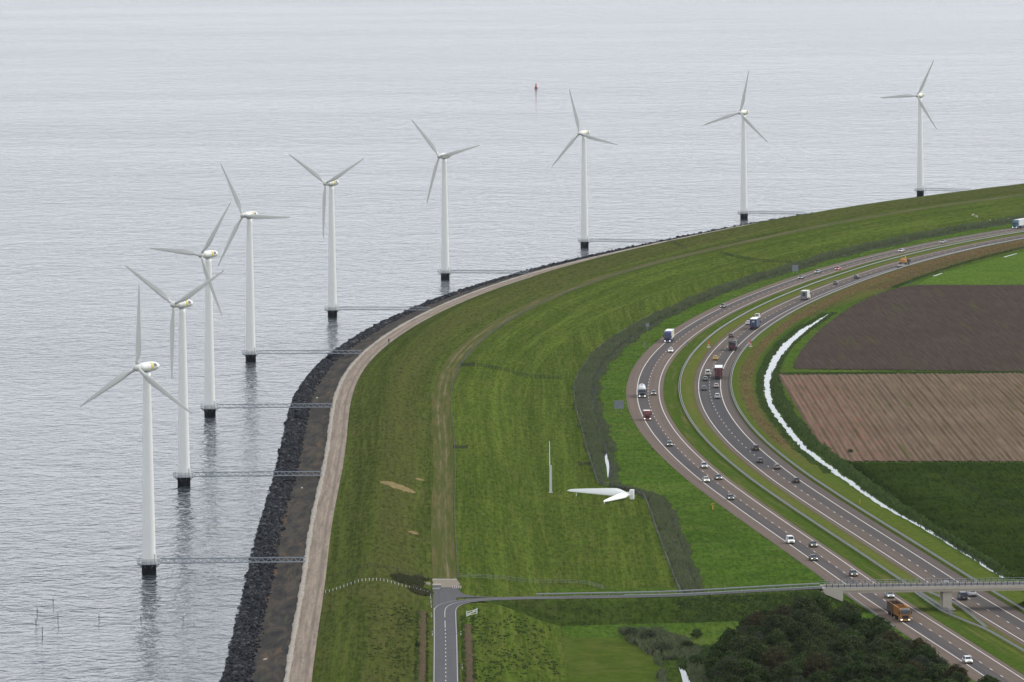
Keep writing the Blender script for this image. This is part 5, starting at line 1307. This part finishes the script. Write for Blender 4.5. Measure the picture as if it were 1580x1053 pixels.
def artic(label, P, west, cabc, side, rear, roof, L=15.5, cabH=3.1, rearpanel=None):
    t = lorry(label, P, west, L); f = L / 2; r = -L / 2
    cab(t, f, cabc, cabH); lwheels(t, [f - 1.35, f - 4.6])
    boxbody(t, r, f - 2.75, 1.12, 4.0, side, rear, roof)
    chassis(t, r, f - 2.3, 1.12); lwheels(t, [r + 1.9, r + 3.2, r + 4.5])
    for s in (-1, 1): obj('side_guard', MB().box(r + 5.6, f - 5.6, min(s * 1.2, s * 1.25), max(s * 1.2, s * 1.25), .55, .95), M_STEEL, t)
    return t
artic('blue lorry with white roof and cream side, alone on the left bend', (56.21, -62.47), 1, (.03, .04, .16), (.62, .60, .50), (.62, .60, .5), (.78, .78, .76), 13.5, 3.5)
artic('teal and white articulated lorry cut by the right edge', (235.55, 628.09), 1, (.045, .14, .20), (.70, .70, .68), (.7, .7, .68), (.78, .78, .77), 15.5, 3.4)
artic('dark red lorry with white roof in the slow lane, driving away', (69.36, -228.06), 0, (.10, .02, .025), (.12, .02, .03), (.115, .018, .028), (.80, .79, .74), 14.5)
t = artic('blue lorry with bright white roof driving away', (89.45, -2.82), 0, (.03, .06, .13), (.05, .085, .15), (.022, .04, .10), (.82, .82, .80), 13.5)
panel('rear_emblem', MB().add([(-6.81, .15, 2.9), (-6.81, .55, 2.6), (-6.81, .3, 3.3), (-6.81, -.35, 3.4), (-6.81, -.6, 3.0), (-6.81, -.1, 2.7)], [(5, 4, 3, 2, 1, 0)]), (.5, .52, .56), t)
# lorry with a dark open load: slatted sides, no roof
P = (78.20, -104.09); L = 12.5
t = lorry('lorry with dark open load and reddish tail, driving away', P, 0, L); f, r = L / 2, -L / 2
cab(t, f, (.06, .04, .045), 2.9, deflector=False); lwheels(t, [f - 1.35, f - 4.5]); chassis(t, r, f - 2.3, 1.12); lwheels(t, [r + 1.9, r + 3.2, r + 4.5])
panel('bed', MB().box(r, f - 2.7, -1.27, 1.27, 1.12, 1.3), (.06, .02, .025), t)
for s in (-1, 1):
    panel('side_wall', MB().box(r, f - 2.7, min(s * 1.275, s * 1.2), max(s * 1.275, s * 1.2), 1.302, 3.55), (.16, .165, .175) if s < 0 else (.05, .05, .055), t)
for y in (-1.15, -.58, 0, .58, 1.15): panel('stanchion', MB().box(r + .01, r + .13, y - .06, y + .06, 1.302, 3.6), (.03, .03, .035), t)
for i in range(3):
    for j in range(2): panel('scrap_bale', MB().taper((r + .3 + i * 3, r + 3.0 + i * 3, -1.1 + j * 1.12, -.04 + j * 1.12, 1.303), (r + .4 + i * 3, r + 2.9 + i * 3, -1.05 + j * 1.12, -.1 + j * 1.12, 3.0 + .25 * ((i + j) % 2))), (.035, .032, .04), t)
panel('tailboard', MB().box(r - .03, r + .006, -1.27, 1.27, 1.303, 2.0), (.11, .02, .03), t)
# white box lorry with dark rear opening
P = (115.36, 152.24); L = 9.0
t = lorry('cream white box lorry with dark rear doors, far up the right carriageway', P, 0, L); f, r = L / 2, -L / 2
cab(t, f, (.62, .61, .55), 2.8); lwheels(t, [f - 1.35, r + 2.2]); chassis(t, r, f - 2.3, 1.0)
boxbody(t, r, f - 2.5, 1.0, 3.75, (.70, .69, .60), (.24, .25, .27), (.80, .79, .70), doors=False)
panel('loading_door', MB().box(r - .03, r - .004, -.62, .62, 1.05, 3.2), (.03, .032, .045), t)
for s in (-1, 1): panel('tail_lift_post', MB().box(r - .05, r - .004, s * 1.1 - .07, s * 1.1 + .07, .8, 3.3), (.12, .12, .13), t)
panel('tail_lift', MB().box(r - .12, r - .052, -1.0, 1.0, .6, 1.7), (.2, .2, .22), t)
# tanker
P = (42.25, -299.21); L = 13.0
t = lorry('grey cabbed tanker lorry with rounded white tank on the left bend', P, 1, L); f, r = L / 2, -L / 2
cab(t, f, (.14, .15, .17), 2.75, deflector=False); lwheels(t, [f - 1.35, f - 4.5]); chassis(t, r, f - 2.3, 1.12); lwheels(t, [r + 1.6, r + 2.9, r + 4.2])
o = panel('tank', MB().lathe([(.2, r + .1), (.85, r + .2), (1.22, r + .55), (1.24, f - 3.4), (.9, f - 2.85), (.2, f - 2.7)], 20, 'x', (0, 0, 2.45)), (.78, .77, .75), t); o.data.polygons.foreach_set('use_smooth', [True] * len(o.data.polygons))
for x in (r + 2, r + 5, r + 8): panel('tank_band', MB().lathe([(1.23, x), (1.27, x + .02), (1.27, x + .12), (1.23, x + .14)], 20, 'x', (0, 0, 2.45)), (.35, .36, .38), t)
obj('catwalk', MB().box(r + 1, f - 3.6, -.3, .3, 3.70, 3.78), M_STEEL, t)
# red box van
P = (42.13, -383.48); L = 5.8
t = lorry('small red delivery lorry with white roof on the left bend', P, 1, L); f, r = L / 2, -L / 2
cab(t, f, (.20, .035, .03), 2.35, L=1.9, deflector=False, W=1.02); lwheels(t, [f - 1.0, r + 1.0], .38, .24, .86); chassis(t, r, f - 2, .8)
boxbody(t, r, f - 1.95, .85, 2.9, (.22, .04, .035), (.25, .05, .04), (.74, .66, .62), W=1.06)
# orange tipper with trailer
def tipper(t, x0, x1, z0, z1, c, inside, W=1.25):
    for s in (-1, 1):
        panel('side_wall', MB().taper((x0, x1, min(s * W, s * (W - .1)), max(s * W, s * (W - .1)), z0), (x0 - .05, x1 + .05, min(s * W, s * (W - .1)), max(s * W, s * (W - .1)), z1)), c, t)
        for x in np.arange(x0 + .5, x1 - .2, 1.15): panel('rib', MB().box(x - .05, x + .05, min(s * (W + .002), s * (W + .06)), max(s * (W + .002), s * (W + .06)), z0 + .1, z1 - .05), c, t)
        panel('top_rail', MB().box(x0 - .05, x1 + .05, min(s * (W + .05), s * (W - .14)), max(s * (W + .05), s * (W - .14)), z1 + .002, z1 + .1), tuple(min(1, q * 1.5) for q in c), t)
    panel('headboard', MB().box(x1 - .08, x1 + .05, -W + .102, W - .102, z0, z1), c, t); panel('tailgate', MB().box(x0 - .05, x0 + .08, -W + .102, W - .102, z0, z1), c, t)
    panel('floor', MB().box(x0 + .082, x1 - .082, -W + .102, W - .102, z0 + .02, z0 + .14), inside, t)
P = (90.10, -917.46); L = 17.0
t = lorry('orange tipper lorry with trailer, nearest lorry below the overpass', P, 1, L); f, r = L / 2, -L / 2
OR, BR = (.33, .135, .015), (.10, .048, .022)
cab(t, f, OR, 3.0, deflector=False, visor=M_RAIL); lwheels(t, [f - 1.4, f - 5.2, f - 6.6])
chassis(t, f - 8.6, f - 2.3, 1.05); tipper(t, f - 8.4, f - 2.5, 1.1, 3.1, OR, (.16, .07, .02))
lwheels(t, [r + 1.4, r + 2.8, r + 6.0]); chassis(t, r, r + 7.2, 1.05); tipper(t, r + .1, r + 7.3, 1.1, 3.1, BR, (.012, .01, .01)); obj('drawbar', MB().tube((r + 7, 0, .8), (f - 8.4, 0, .8), .09), M_TRIM, t)
obj('beacon_bar', MB().box(f - .75, f - .45, -.95, .95, 3.02, 3.16), M_RAIL, t)
# low loader with digger
P = (164.89, 348.24); L = 16.0
t = lorry('long flat low loader carrying an orange digger', P, 0, L); f, r = L / 2, -L / 2
cab(t, f, (.06, .065, .06), 2.8, deflector=False); lwheels(t, [f - 1.35, f - 4.4]); lwheels(t, [r + 1.2, r + 2.3, r + 3.4], .4)
panel('bed', MB().box(r, f - 4.8, -1.35, 1.35, .72, .98), (.34, .33, .29), t); panel('gooseneck', MB().taper((f - 4.9, f - 2.6, -1.0, 1.0, .98), (f - 4.6, f - 2.6, -.9, .9, 1.5)), (.10, .10, .09), t); panel('ramp', MB().taper((r - .3, r + .02, -1.3, 1.3, .5), (r - .1, r + .02, -1.3, 1.3, .95)), (.12, .08, .07), t)
rz = t.rotation_euler.z; dgl = t.location + Vector((math.cos(rz), math.sin(rz), 0)) * 0.3
d = thing('digger', 'orange tracked digger riding on the low loader', 'digger', (dgl.x, dgl.y, ZW + .98), rz)
for s in (-1, 1):
    m = MB(); ring = []
    for (cx, a0) in ((1.5, -90), (-1.5, 90)):
        for k_ in range(7): a = R(a0 + 30 * k_); ring.append((cx + .45 * math.cos(a), .46 + .45 * math.sin(a)))
    m.add([(x, s * 1.25 - .28, z) for x, z in ring] + [(x, s * 1.25 + .28, z) for x, z in ring], [tuple(range(14))[::-1], tuple(range(14, 28))] + [(i, (i + 1) % 14, 14 + (i + 1) % 14, 14 + i) for i in range(14)])
    panel('track', m, (.035, .035, .035), d)
panel('track_frame', MB().box(-1.3, 1.3, -.97, .97, .45, .95), (.2, .2, .19), d)
hs_ = panel('house', MB().taper((-1.7, 1.4, -1.2, 1.2, .96), (-1.6, .6, -1.15, 1.15, 2.1)), (.50, .20, .03), d)
panel('driver_cab', MB().taper((.0, 1.5, .15, 1.15, 1.3), (.1, 1.3, .2, 1.1, 2.7)), (.52, .26, .05), d)
obj('cab_window', MB().quad((1.44, .25, 1.7), (1.44, 1.05, 1.7), (1.34, 1.02, 2.6), (1.34, .28, 2.6)), M_GLASS, d)
for a, b, r1, r2 in (((1.0, -.3, 1.6), (2.4, -.3, 3.2), .24, .2), ((2.4, -.3, 3.2), (4.1, -.3, 2.4), .2, .15), ((4.1, -.3, 2.4), (3.7, -.3, 1.3), .15, .12)): panel('boom', MB().tube(a, b, r1, r2, n=6), (.55, .24, .03), d)
panel('bucket', MB().taper((3.1, 3.9, -.75, .15, .75), (3.4, 4.0, -.75, .15, 1.45)), (.12, .11, .10), d)

# ------------------------------------------------------------------ trees and bushes
def leaf_mat(name, cols, trans=0.35):
    k = NB(name, 0.8, 0.06)
    ri = k.n('ShaderNodeNewGeometry').outputs['Random Per Island']
    c = k.ramp(ri, [(i / (len(cols) - 1), q) for i, q in enumerate(cols)])
    c = k.mix(k.rng(k.orand(), 0, 1, 0.0, 0.55), c, cols[0])
    k.col(c)
    tr = k.n('ShaderNodeBsdfTranslucent'); k.put(tr.inputs['Color'], c)
    mx = k.n('ShaderNodeMixShader'); mx.inputs[0].default_value = trans
    out = [n for n in k.nt.nodes if n.type == 'OUTPUT_MATERIAL'][0]
    k.nt.links.new(k.b.outputs[0], mx.inputs[1]); k.nt.links.new(tr.outputs[0], mx.inputs[2]); k.nt.links.new(mx.outputs[0], out.inputs[0])
    return k.m
M_LEAF = [leaf_mat('leaves_dark', [(0.020, 0.036, 0.011), (0.046, 0.076, 0.020), (0.105, 0.150, 0.042)]),
          leaf_mat('leaves_olive', [(0.024, 0.036, 0.013), (0.062, 0.082, 0.027), (0.130, 0.160, 0.060)]),
          leaf_mat('leaves_grey', [(0.040, 0.052, 0.030), (0.066, 0.080, 0.042), (0.10, 0.112, 0.062)]),
          leaf_mat('leaves_brown', [(0.036, 0.034, 0.016), (0.068, 0.062, 0.026), (0.125, 0.115, 0.048)])]
M_BARK = flat('bark', (0.06, 0.05, 0.04), 0.95, 0.0, vary=0.3, scale=3)
def tree_meshes(H, rad, nclump, seed, leaf=0.42, narrow=False):
    g = np.random.default_rng(seed)
    m = MB()
    tips = []
    tr = [Vector((0, 0, -.3)), Vector((g.normal(0, .1), g.normal(0, .1), H * .35)), Vector((g.normal(0, .25), g.normal(0, .25), H * .62)), Vector((g.normal(0, .3), g.normal(0, .3), H * .92))]
    rr = [.17 * H / 9, .13 * H / 9, .08 * H / 9, .02]
    for a, b, r1, r2 in zip(tr[:-1], tr[1:], rr[:-1], rr[1:]): m.tube(a, b, r1, r2, 7)
    for i in range(9):
        f = g.uniform(.25, .85); base = tr[0].lerp(tr[3], f); a = g.uniform(0, 6.28); l = rad * (1.1 - f * .6) * g.uniform(.6, 1.0)
        e = base + Vector((math.cos(a) * l, math.sin(a) * l, l * g.uniform(.3, .9))); m.tube(base, e, .05, .015, 5); tips.append(e)
    # clumps: irregular crown
    C = []
    for i in range(nclump):
        f = g.beta(1.5, 1.25); z = H * (.10 + .90 * f)
        env = max(.05, 1 - abs(2 * f - .92) ** 2.6 * .8) ** .5 * rad * (1.0 if f < .9 else .8)
        a = g.uniform(0, 6.28); r_ = env * math.sqrt(g.uniform(.15, 1.0)) * g.uniform(.75, 1.15)
        C.append((math.cos(a) * r_, math.sin(a) * r_, z, g.uniform(.35, .8)))
    C = np.array(C); n = 26
    N = len(C) * n
    d = g.normal(size=(N, 3)); d /= np.linalg.norm(d, axis=1)[:, None]
    cc = np.repeat(C, n, 0); pos = cc[:, :3] + d * cc[:, 3:4] * g.uniform(.5, 1.05, (N, 1)) * np.array([1, 1, .8])
    # leaf quads facing outward-ish
    nn = d * .7 + g.normal(0, .5, (N, 3)) + np.array([0, 0, .35]); nn /= np.linalg.norm(nn, axis=1)[:, None]
    t = np.cross(nn, g.normal(size=(N, 3))); t /= np.linalg.norm(t, axis=1)[:, None]; b = np.cross(nn, t)
    s = leaf * g.uniform(.6, 1.25, (N, 1)); s2 = s * .6
    V = np.stack([pos - t * s * .5, pos - b * s2 * .5, pos + t * s * .5, pos + b * s2 * .5], 1).reshape(-1, 3)
    return m, V, np.arange(N * 4).reshape(-1, 4)
TREES = {}
def tree_kind(key, mat, H, rad, nc, seed, **kw):
    m, V, F = tree_meshes(H, rad, nc, seed, **kw)
    TREES[key] = (m.mesh('trunk', M_BARK), np_mesh('crown', V, F, mat))
tree_kind('dark0', M_LEAF[0], 8.2, 3.0, 300, 1); tree_kind('dark1', M_LEAF[0], 7.2, 2.7, 260, 2)
tree_kind('olive0', M_LEAF[1], 8.6, 3.1, 300, 3); tree_kind('olive1', M_LEAF[1], 7.8, 2.8, 260, 4)
tree_kind('grey0', M_LEAF[2], 7.6, 2.9, 260, 5, leaf=0.30); tree_kind('brown0', M_LEAF[3], 8.2, 2.8, 280, 6)
tree_kind('small0', M_LEAF[0], 5.0, 1.8, 100, 7); tree_kind('bush0', M_LEAF[2], 2.6, 1.7, 70, 8, leaf=.26); tree_kind('bush1', M_LEAF[0], 2.4, 1.6, 70, 9, leaf=.26)
def tree(key, x, y, z, s, label, name='tree', cat='tree', group=None, zs=1.0):
    t = thing(name, label, cat, (x, y, z), rng.uniform(0, 6.28), group); t.scale = (s, s, s * zs)
    a, b = TREES[key]; link('trunk' if name == 'tree' else 'stem', a, t); link('crown' if name == 'tree' else 'foliage', b, t)
    return t
LABT = {'dark': 'dark green broadleaf tree crowded in the wood below the overpass', 'olive': 'olive green tree crowded in the wood below the overpass', 'grey': 'grey green willowy tree crowded in the wood below the overpass', 'brown': 'brownish feathery tree crowded in the wood below the overpass'}
WOOD = []
def wood_ok(x, y):
    if x > MO.X(y) - (20.2 if y > -1000 else 23.0): return False
    left = np.interp(y, [-1150, -1060, -1020, -985, -960, -948], [39, 40.5, 42.5, 45.5, 49, 55])
    back = np.interp(x, [40, 48, 54, 62, 72, 79, 88, 98], [-1005, -958, -941, -935, -938, -955, -1003, -1050])
    return x > left and y < back
cand = []
tries = 0
while len(cand) < 175 and tries < 20000:
    tries += 1
    x, y = rng.uniform(38, 100), -1135 + 200 * rng.random()
    if wood_ok(x, y) and all((x - a)**2 / 2.45**2 + (y - b)**2 / 5.6**2 > 1 for a, b in cand): cand.append((x, y))
cand.sort(key=lambda p: -p[1])
for i, (x, y) in enumerate(cand):
    edge = (x > float(MO.X(y)) - 24) or not wood_ok(x - 4, y)
    u = rng.random()
    if edge: key = ('dark0', 'dark1')[i % 2]
    else: key = ('dark1' if u < .18 else 'olive0' if u < .42 else 'olive1' if u < .62 else 'brown0' if u < .70 else 'grey0' if u < .80 else 'dark0')
    s = rng.uniform(.78, 1.14) * (0.86 if edge else 1.04)
    tree(key, x, y, ZP, s * .95, (LABT[key[:-1]] if not edge else 'dark green tree on the outer edge of the wood below the overpass'), group='trees of the wood below the overpass')
for (x, y), s, key, lab in (((41.29, -944.39), .9, 'bush1', 'rounded dark bush at the left edge of the wood'), ((26.65, -943.56), 1.0, 'bush0', 'pale bush at the corner of the foreground meadow'), ((30.18, -949.79), 1.1, 'bush0', 'grey green bush beside the foreground ditch, farther one'), ((32.83, -973.57), 1.15, 'bush0', 'grey green bush beside the foreground ditch, nearer one'), ((39.77, -996.83), 1.2, 'bush1', 'dark bush between the foreground ditch and the wood'), ((38.44, -968.05), 1.0, 'bush1', 'dark bush at the head of the foreground ditch'), ((45.56, -901.02), .8, 'bush1', 'dark bush on the embankment foot left of the wood'), ((-20.95, -1004.62), .42, 'bush1', 'small black green bush on the dike slope left of the road'), ((99.48, -497.90), .55, 'bush1', 'bush on the canal bank at the corner of the brown field')):
    z = zt(x, y)
    tree(key, x, y, z, s, lab, 'bush', 'bush', zs=.9)

# ------------------------------------------------------------------ bramble patches on the dike by the junction
M_BRAMBLE = leafy('bramble_leaves', [(0.045, 0.056, 0.024), (0.075, 0.085, 0.034), (0.11, 0.09, 0.052)])
M_STRAW = leafy('straw', [(0.20, 0.15, 0.065), (0.28, 0.21, 0.09), (0.33, 0.26, 0.12)])
pts = []
for cx, cy, rx, ry, n in ((-25.0, -884, 3.8, 9, 420), (-21.8, -899, 2.6, 7, 260), (-22.0, -872, 1.6, 3, 60)):
    a = rng.uniform(0, 6.28, n); r_ = np.sqrt(rng.random(n)); x = cx + rx * r_ * np.cos(a); y = cy + ry * r_ * np.sin(a)
    pts.append(np.c_[x, y, [zt(p, q) for p, q in zip(x, y)]])
clumps('bramble_patch', np.concatenate(pts), 0.42, 0.5, M_BRAMBLE, 'dark bramble patch on the dike slope beside the junction', 'brambles', blades=4, lean=.6)
# straw and cut grass lying on the slope
def litter(name, a, b, hw, label):
    """thin mat of cut grass following the slope from a to b"""
    A, B = np.array(a), np.array(b); n, m_ = 26, 7; V = []
    e = rng.uniform(.7, 1.25, (2, n))
    for i in range(n):
        t_ = i / (n - 1); c_ = A + (B - A) * t_; w_ = hw * math.sin(PI * min(.97, max(.03, t_))) ** .6
        for j in range(m_):
            f_ = (j / (m_ - 1) * 2 - 1); y_ = c_[1] + f_ * w_ * e[0 if f_ < 0 else 1, i]; x_ = c_[0] + rng.normal(0, .05)
            V.append((x_, y_, float(zdike(DK.d(x_, y_))) + (.16 * (1 - abs(f_)) * math.sin(PI * t_) + rng.uniform(.0, .05) if abs(f_) < .99 and 0 < i < n - 1 else -.12) + .10))
    i_ = (np.arange(n - 1)[:, None] * m_ + np.arange(m_ - 1)[None]).ravel()
    tag(link(name, np_mesh(name, V, np.stack([i_, i_ + m_, i_ + m_ + 1, i_ + 1], 1), M_STRAW)), label, 'cut grass', kind='stuff')
k = NB('straw_mat', 0.95, 0.0)
f = k.noise(k.pos(), 1.1, 5.0, 0.75)
M_STRAW = k.col(k.ramp(f, [(0.3, (0.10, 0.095, 0.035)), (0.5, (0.20, 0.155, 0.072)), (0.7, (0.27, 0.21, 0.11))]))
litter('cut_grass', (-36.04, -662.46), (-26.20, -668.48), 8.0, 'straw coloured heap of cut grass on the inner dike slope')
litter('cut_grass', (-26.92, -630.65), (-24.28, -628.56), 2.6, 'small pale streak of cut grass near the track')
litter('cut_grass', (-26.51, -772.22), (-23.91, -771.04), 3.2, 'short pale streak of cut grass on the lower dike slope')

# ------------------------------------------------------------------ sheep, gulls, cyclist
def blob(points, edges, radii, name, mat, sub=2):
    me = bpy.data.meshes.new(name); me.from_pydata(points, edges, []); o = link(name, me)
    md = o.modifiers.new('skin', 'SKIN'); md.use_smooth_shade = True
    for i, r_ in enumerate(radii): me.skin_vertices[0].data[i].radius = (r_, r_) if not isinstance(r_, tuple) else r_
    me.skin_vertices[0].data[0].use_root = True
    if sub: s_ = o.modifiers.new('sub', 'SUBSURF'); s_.levels = sub; s_.render_levels = sub
    dg = bpy.context.evaluated_depsgraph_get(); m2 = bpy.data.meshes.new_from_object(o.evaluated_get(dg)); bpy.data.objects.remove(o)
    m2.name = name; m2.materials.clear(); m2.materials.append(mat); return m2
M_WOOL = flat('sheep_wool', (0.62, 0.58, 0.48), 0.95, 0.0, vary=0.12, scale=4)
sp = [(0, 0, .62), (.42, 0, .64), (-.42, 0, .64), (.60, 0, .78), (.80, 0, .62), (.92, 0, .50), (.36, .16, .40), (.36, .16, .0), (.36, -.16, .40), (.36, -.16, 0), (-.40, .16, .42), (-.46, .16, .22), (-.40, .16, 0), (-.40, -.16, .42), (-.46, -.16, .22), (-.40, -.16, 0), (-.66, 0, .60)]
se = [(0, 1), (0, 2), (1, 3), (3, 4), (4, 5), (1, 6), (6, 7), (1, 8), (8, 9), (2, 10), (10, 11), (11, 12), (2, 13), (13, 14), (14, 15), (2, 16)]
sr = [.30, .27, .27, .15, .12, .07, .08, .045, .08, .045, .10, .06, .045, .10, .06, .045, .05]
me_sheep = blob(sp, se, sr, 'body', M_WOOL, 1)
me_ear = MB().taper((.74, .78, -.2, .2, .70), (.75, .77, -.16, .16, .75)).mesh('ear', M_WOOL)
for (x, y), rz, lab in (((222.01, 712.28), .4, 'left sheep of the upper pair on the far dike slope'), ((223.78, 710.81), 2.6, 'right sheep of the upper pair on the far dike slope'), ((228.24, 684.97), 1.0, 'lone sheep left of the brightest sheep near the reed line'), ((231.80, 687.11), 3.4, 'brightest white sheep near the reed line above the teal lorry'), ((238.22, 698.16), .2, 'faint sheep just above the teal lorry'), ((243.63, 697.84), 2.0, 'sheep closest to the right edge of the picture')):
    t = thing('sheep', lab, 'sheep', (x, y, zt(x, y) - .01), rz, 'sheep on the far dike')
    link('body', me_sheep, t); link('ear', me_ear, t); t.scale = (1.1, 1.1, 1.1)
M_GULL = flat('gull_feathers', (0.75, 0.75, 0.73), 0.8, 0.2, vary=0.05)
me_gull = blob([(0, 0, .2), (.14, 0, .22), (.24, 0, .30), (.33, 0, .29), (-.2, 0, .2), (-.34, 0, .2)], [(0, 1), (1, 2), (2, 3), (0, 4), (4, 5)], [.09, .085, .055, .012, .06, .015], 'body', M_GULL, 1)
me_gleg = MB().tube((.02, .03, 0), (.02, .03, .14), .012, n=4).tube((.02, -.03, 0), (.02, -.03, .14), .012, n=4).mesh('legs', M_ORANGE)
for (x, y), rz, lab in (((-62.20, -344.94), 1.0, 'white gull standing on the dark slope at the bend'), ((-57.57, -639.67), 2.2, 'white gull standing on the dark slope between two footbridges'), ((-53.56, -1015.76), .2, 'white gull standing on the dark slope near the bottom edge')):
    t = thing('gull', lab, 'gull', (x, y, float(zdike(DK.d(x, y)))), rz); link('body', me_gull, t); link('legs', me_gleg, t); t.scale = (1.5,) * 3
# cyclist on the service road
x, y = (-43.26, -129.74); dv = -DK.dirv(y); rz = math.atan2(dv.y, dv.x); zc = float(zdike(DK.d(x, y))) + .04
b = thing('bicycle', 'dark bicycle being ridden along the service road at the bend', 'bicycle', (x, y, zc), rz)
for px in (-.53, .53):
    w_ = obj('wheel', MB().lathe([(.31, -.02), (.345, -.02), (.345, .02), (.31, .02)], 20, 'y', (px, 0, .345)), M_TYRE, b)
    m = MB()
    for i in range(8): m.tube((px, 0, .345), (px + .31 * math.cos(i * PI / 4), 0, .345 + .31 * math.sin(i * PI / 4)), .006, n=3)
    obj('spokes', m, M_STEEL, w_)
m = MB()
for a, c in (((-.53, 0, .345), (-.1, 0, .30)), ((-.1, 0, .30), (-.22, 0, .85)), ((-.22, 0, .8), (.38, 0, .82)), ((.38, 0, .82), (-.1, 0, .3)), ((-.53, 0, .345), (-.2, 0, .78)), ((.53, 0, .345), (.36, 0, 1.02))): m.tube(a, c, .02, n=5)
obj('frame', m, M_DARK, b); obj('saddle', MB().taper((-.36, -.1, -.06, .06, .86), (-.36, -.12, -.07, .07, .93)), M_TRIM, b); obj('handlebar', MB().tube((.34, -.28, 1.05), (.34, .28, 1.05), .016, n=5), M_DARK, b)
M_CLOTH = flat('dark_purple_clothes', (0.035, 0.03, 0.06), 0.9, 0.1, vary=0.2)
M_SKIN = flat('skin', (0.42, 0.26, 0.18), 0.6, 0.3, vary=0.05); M_HAIR = flat('hair', (0.04, 0.03, 0.02), 0.7, 0.3, vary=0.2)
pp = [(-.2, 0, 1.0), (-.14, 0, 1.22), (0.0, 0, 1.46), (.04, 0, 1.56), (.02, .19, 1.44), (.16, .23, 1.20), (.33, .24, 1.08), (.02, -.19, 1.44), (.16, -.23, 1.20), (.33, -.24, 1.08), (-.16, .11, .94), (.16, .12, .78), (-.02, .13, .42), (.08, .13, .36), (-.16, -.11, .94), (.20, -.12, .90), (.02, -.13, .60), (.12, -.13, .54)]
pe = [(0, 1), (1, 2), (2, 3), (2, 4), (4, 5), (5, 6), (2, 7), (7, 8), (8, 9), (0, 10), (10, 11), (11, 12), (12, 13), (0, 14), (14, 15), (15, 16), (16, 17)]
prd = [.15, .15, .14, .06, .07, .052, .04, .07, .052, .04, .10, .075, .05, .04, .10, .075, .05, .04]
me_p = blob(pp, pe, prd, 'body', M_CLOTH, 1)
p_ = thing('person', 'person in dark purple clothes riding a bicycle on the service road', 'person', (x, y, zc), rz)
link('body', me_p, p_)
hd = obj('head', MB().lathe([(.03, 1.56), (.075, 1.59), (.095, 1.68), (.092, 1.75), (.06, 1.82), (.01, 1.84)], 12, 'z', (.07, 0, 0)), M_SKIN, p_, True)
obj('hair', MB().lathe([(.099, 1.73), (.098, 1.78), (.066, 1.84), (.01, 1.865)], 12, 'z', (.055, 0, 0)), M_HAIR, hd, True)
obj('nose', MB().taper((.155, .185, -.015, .015, 1.66), (.15, .165, -.01, .01, 1.71)), M_SKIN, hd)
for s in (-1, 1):
    h_ = obj('hand', MB().box(.31, .40, s * .24 - .035, s * .24 + .035, 1.04, 1.08), M_SKIN, p_)
    m = MB()
    for i in range(4): m.tube((.39, s * .24 - .03 + i * .02, 1.06), (.385, s * .24 - .03 + i * .02, 1.015), .009, n=4)
    m.tube((.33, s * .2, 1.05), (.37, s * .185, 1.02), .011, n=4); obj('fingers', m, M_SKIN, h_)
    obj('shoe', MB().box(.0 + (.06 if s < 0 else .0), .26 + (.04 if s < 0 else 0), s * .13 - .045, s * .13 + .045, (.46 if s < 0 else .28), (.55 if s < 0 else .37)), M_TRIM, p_)

# ------------------------------------------------------------------ damp air
hz = MB().box(-15000, 20000, -3400, 16800, -6.0, 260.0)
k = NB('damp_air')
k.nt.nodes.remove(k.b)
pv = k.n('ShaderNodeVolumePrincipled'); pv.inputs['Color'].default_value = (0.86, 0.90, 0.96, 1); pv.inputs['Density'].default_value = 0.000010; pv.inputs['Anisotropy'].default_value = 0.2
out = [n for n in k.nt.nodes if n.type == 'OUTPUT_MATERIAL'][0]
k.nt.links.new(pv.outputs[0], out.inputs['Volume'])
tag(obj('haze', hz, k.m), 'thin pale haze over the lake and the land', 'haze', kind='stuff')
